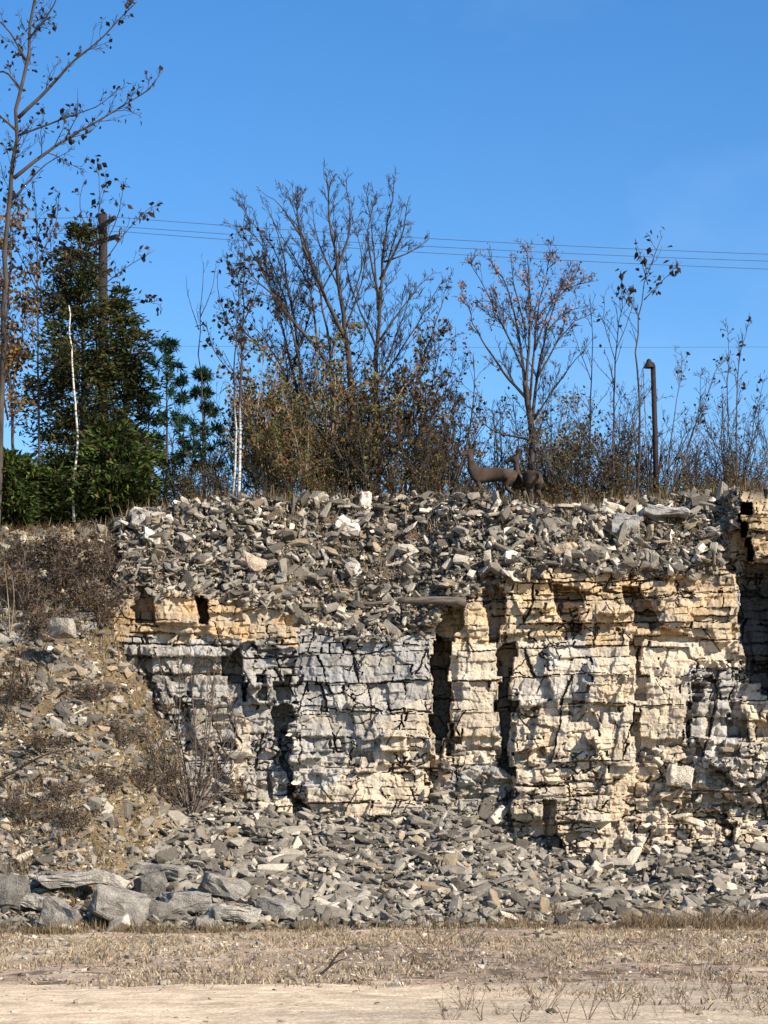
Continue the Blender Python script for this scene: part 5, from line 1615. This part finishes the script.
# individual weeds and twigs
def many_weeds():
    r = np.random.default_rng(930)
    spots = [(540, 1012), (556, 990), (612, 1004), (625, 1022), (678, 1006), (692, 1016), (722, 1000), (738, 1012), (752, 992), (762, 1018), (500, 1016), (468, 1012), (448, 1020), (602, 985), (655, 978), (720, 972), (540, 972), (420, 968), (250, 966), (180, 972), (100, 962), (58, 972), (380, 958), (690, 950), (640, 945), (755, 958)]
    o0 = None
    for k, (a, b) in enumerate(spots):
        Y = CH * F / (b - HZ)
        side = 'on the pale track' if b > 985 else 'on the litter strip'
        order = sorted([q for q in spots if (q[1] > 985) == (b > 985)])
        od = ['leftmost', 'second', 'third', 'fourth', 'fifth', 'sixth', 'seventh', 'eighth', 'ninth', 'tenth', 'eleventh', 'twelfth', 'thirteenth', 'fourteenth', 'fifteenth', 'sixteenth'][order.index((a, b))]
        lab = 'small wispy dead weed ' + side + ', ' + od + (' of its row' if od == 'leftmost' else ' from the left in its row')
        loc = ((a - 384) * Y / F, Y, float(ground_z((a - 384) * Y / F, Y)))
        if o0 is None:
            o0 = shrub_proto('wispy_weed', lab, 931, 7, .38, .8, M_TWIGR, dict(dens=(14, 18, 18), maxlvl=2, ratio=.4, up=.2, spread=(22, 55), rmin=.0022), (BROWN + STRAW[:1], .014, .4, 1), loc)
            for ch_ in o0.children: pass
            o0['group'] = 'wispy weeds on the quarry floor'
        else:
            copy_thing(o0, loc, r.uniform(0, 6.28), r.uniform(.5, 1.15), lab, 'wispy weeds on the quarry floor')
many_weeds()

def weed(name, label, base, stems, mat, seed, Y, r0=.006, dens=(5, 8), leaf=None, group=None, ratio=.3):
    return stem_shrub(name, label, base, stems, mat, seed, dens=dens, ratio=ratio, Y=Y, r0=r0, drift=.3, leaf=leaf, group=group)
weed('dead_weed', 'tallest dead weed with forked reddish stems at the track edge', (588, 1022), [[(588, 1022), (594, 1000), (600, 975), (604, 958)], [(588, 1022), (580, 1000), (570, 985)], [(588, 1022), (600, 1002), (614, 992)]], M_TWIGR, 901, 22.0)
weed('dead_weed', 'small dead weed left of the tallest one', (566, 1026), [[(566, 1026), (572, 1005), (582, 992)], [(566, 1026), (558, 1008), (552, 1000)]], M_TWIGR, 902, 21.6)
weed('dead_weed', 'low spreading dead weed right of the tallest one', (640, 1012), [[(640, 1012), (650, 996), (664, 990)], [(640, 1012), (632, 996), (626, 990)], [(640, 1012), (642, 992)]], M_DRY, 903, 24.0)
weed('dead_weed', 'dry weed on the floor below the shaded recess', (700, 985), [[(700, 985), (690, 965), (680, 955)], [(700, 985), (708, 962), (712, 950)], [(700, 985), (702, 960)]], M_TWIGG, 904, 29.5, r0=.008)
weed('green_weed', 'dark leafy weed sprouting from the pale track', (482, 1022), [[(482, 1022), (482, 1010), (484, 1002)], [(482, 1022), (476, 1014)]], M_TWIGD, 905, 22.0, leaf=([(.03, .04, .02)], .018, .8))
weed('green_weed', 'twin dark leafy weed right of the first on the track', (520, 1024), [[(520, 1024), (522, 1012), (526, 1006)], [(520, 1024), (512, 1014)], [(520, 1024), (530, 1016)]], M_TWIGD, 906, 21.8, leaf=([(.03, .04, .02)], .018, .8))
weed('bare_shrub', 'reddish low bush at talus foot below the dark crevice', (430, 950), [[(430, 950), (420, 935), (410, 924)], [(430, 950), (438, 932), (446, 922)], [(430, 950), (428, 930), (426, 918)], [(430, 950), (450, 938), (462, 930)]], M_TWIGR, 907, 40.0, r0=.012, dens=(5, 7), leaf=(RUST, .03, .3))
weed('dead_weed', 'grey dead weed clump beside the reddish low bush', (470, 960), [[(470, 960), (462, 940), (458, 930)], [(470, 960), (478, 940), (486, 930)], [(470, 960), (470, 935)]], M_TWIGG, 908, 36.0, r0=.01)
weed('fallen_branch', 'dark forked fallen branch lying on the dead grass', (318, 977), [[(318, 977), (328, 968), (336, 962), (350, 957)], [(330, 966), (338, 954), (348, 948)]], M_TWIGD, 909, 30.2, r0=.022, dens=(3, 4), ratio=.4)
weed('dead_weed', 'grey dead weed below the cream buttress on the floor', (590, 962), [[(590, 962), (584, 944), (576, 934)], [(590, 962), (598, 946), (606, 936)], [(590, 962), (591, 938)]], M_TWIGG, 910, 35.0, r0=.01)
weed('dead_weed', 'thin dry weed near the green leafy weeds on the track', (660, 1020), [[(660, 1020), (668, 1000), (672, 990)], [(660, 1020), (652, 1006)]], M_DRY, 911, 22.4)
weed('dead_weed', 'dry weed at the frame edge below the dark grey boulder', (8, 968), [[(8, 968), (4, 955), (0, 948)], [(8, 968), (14, 955), (20, 950)]], M_DRY, 912, 33.0, r0=.01)
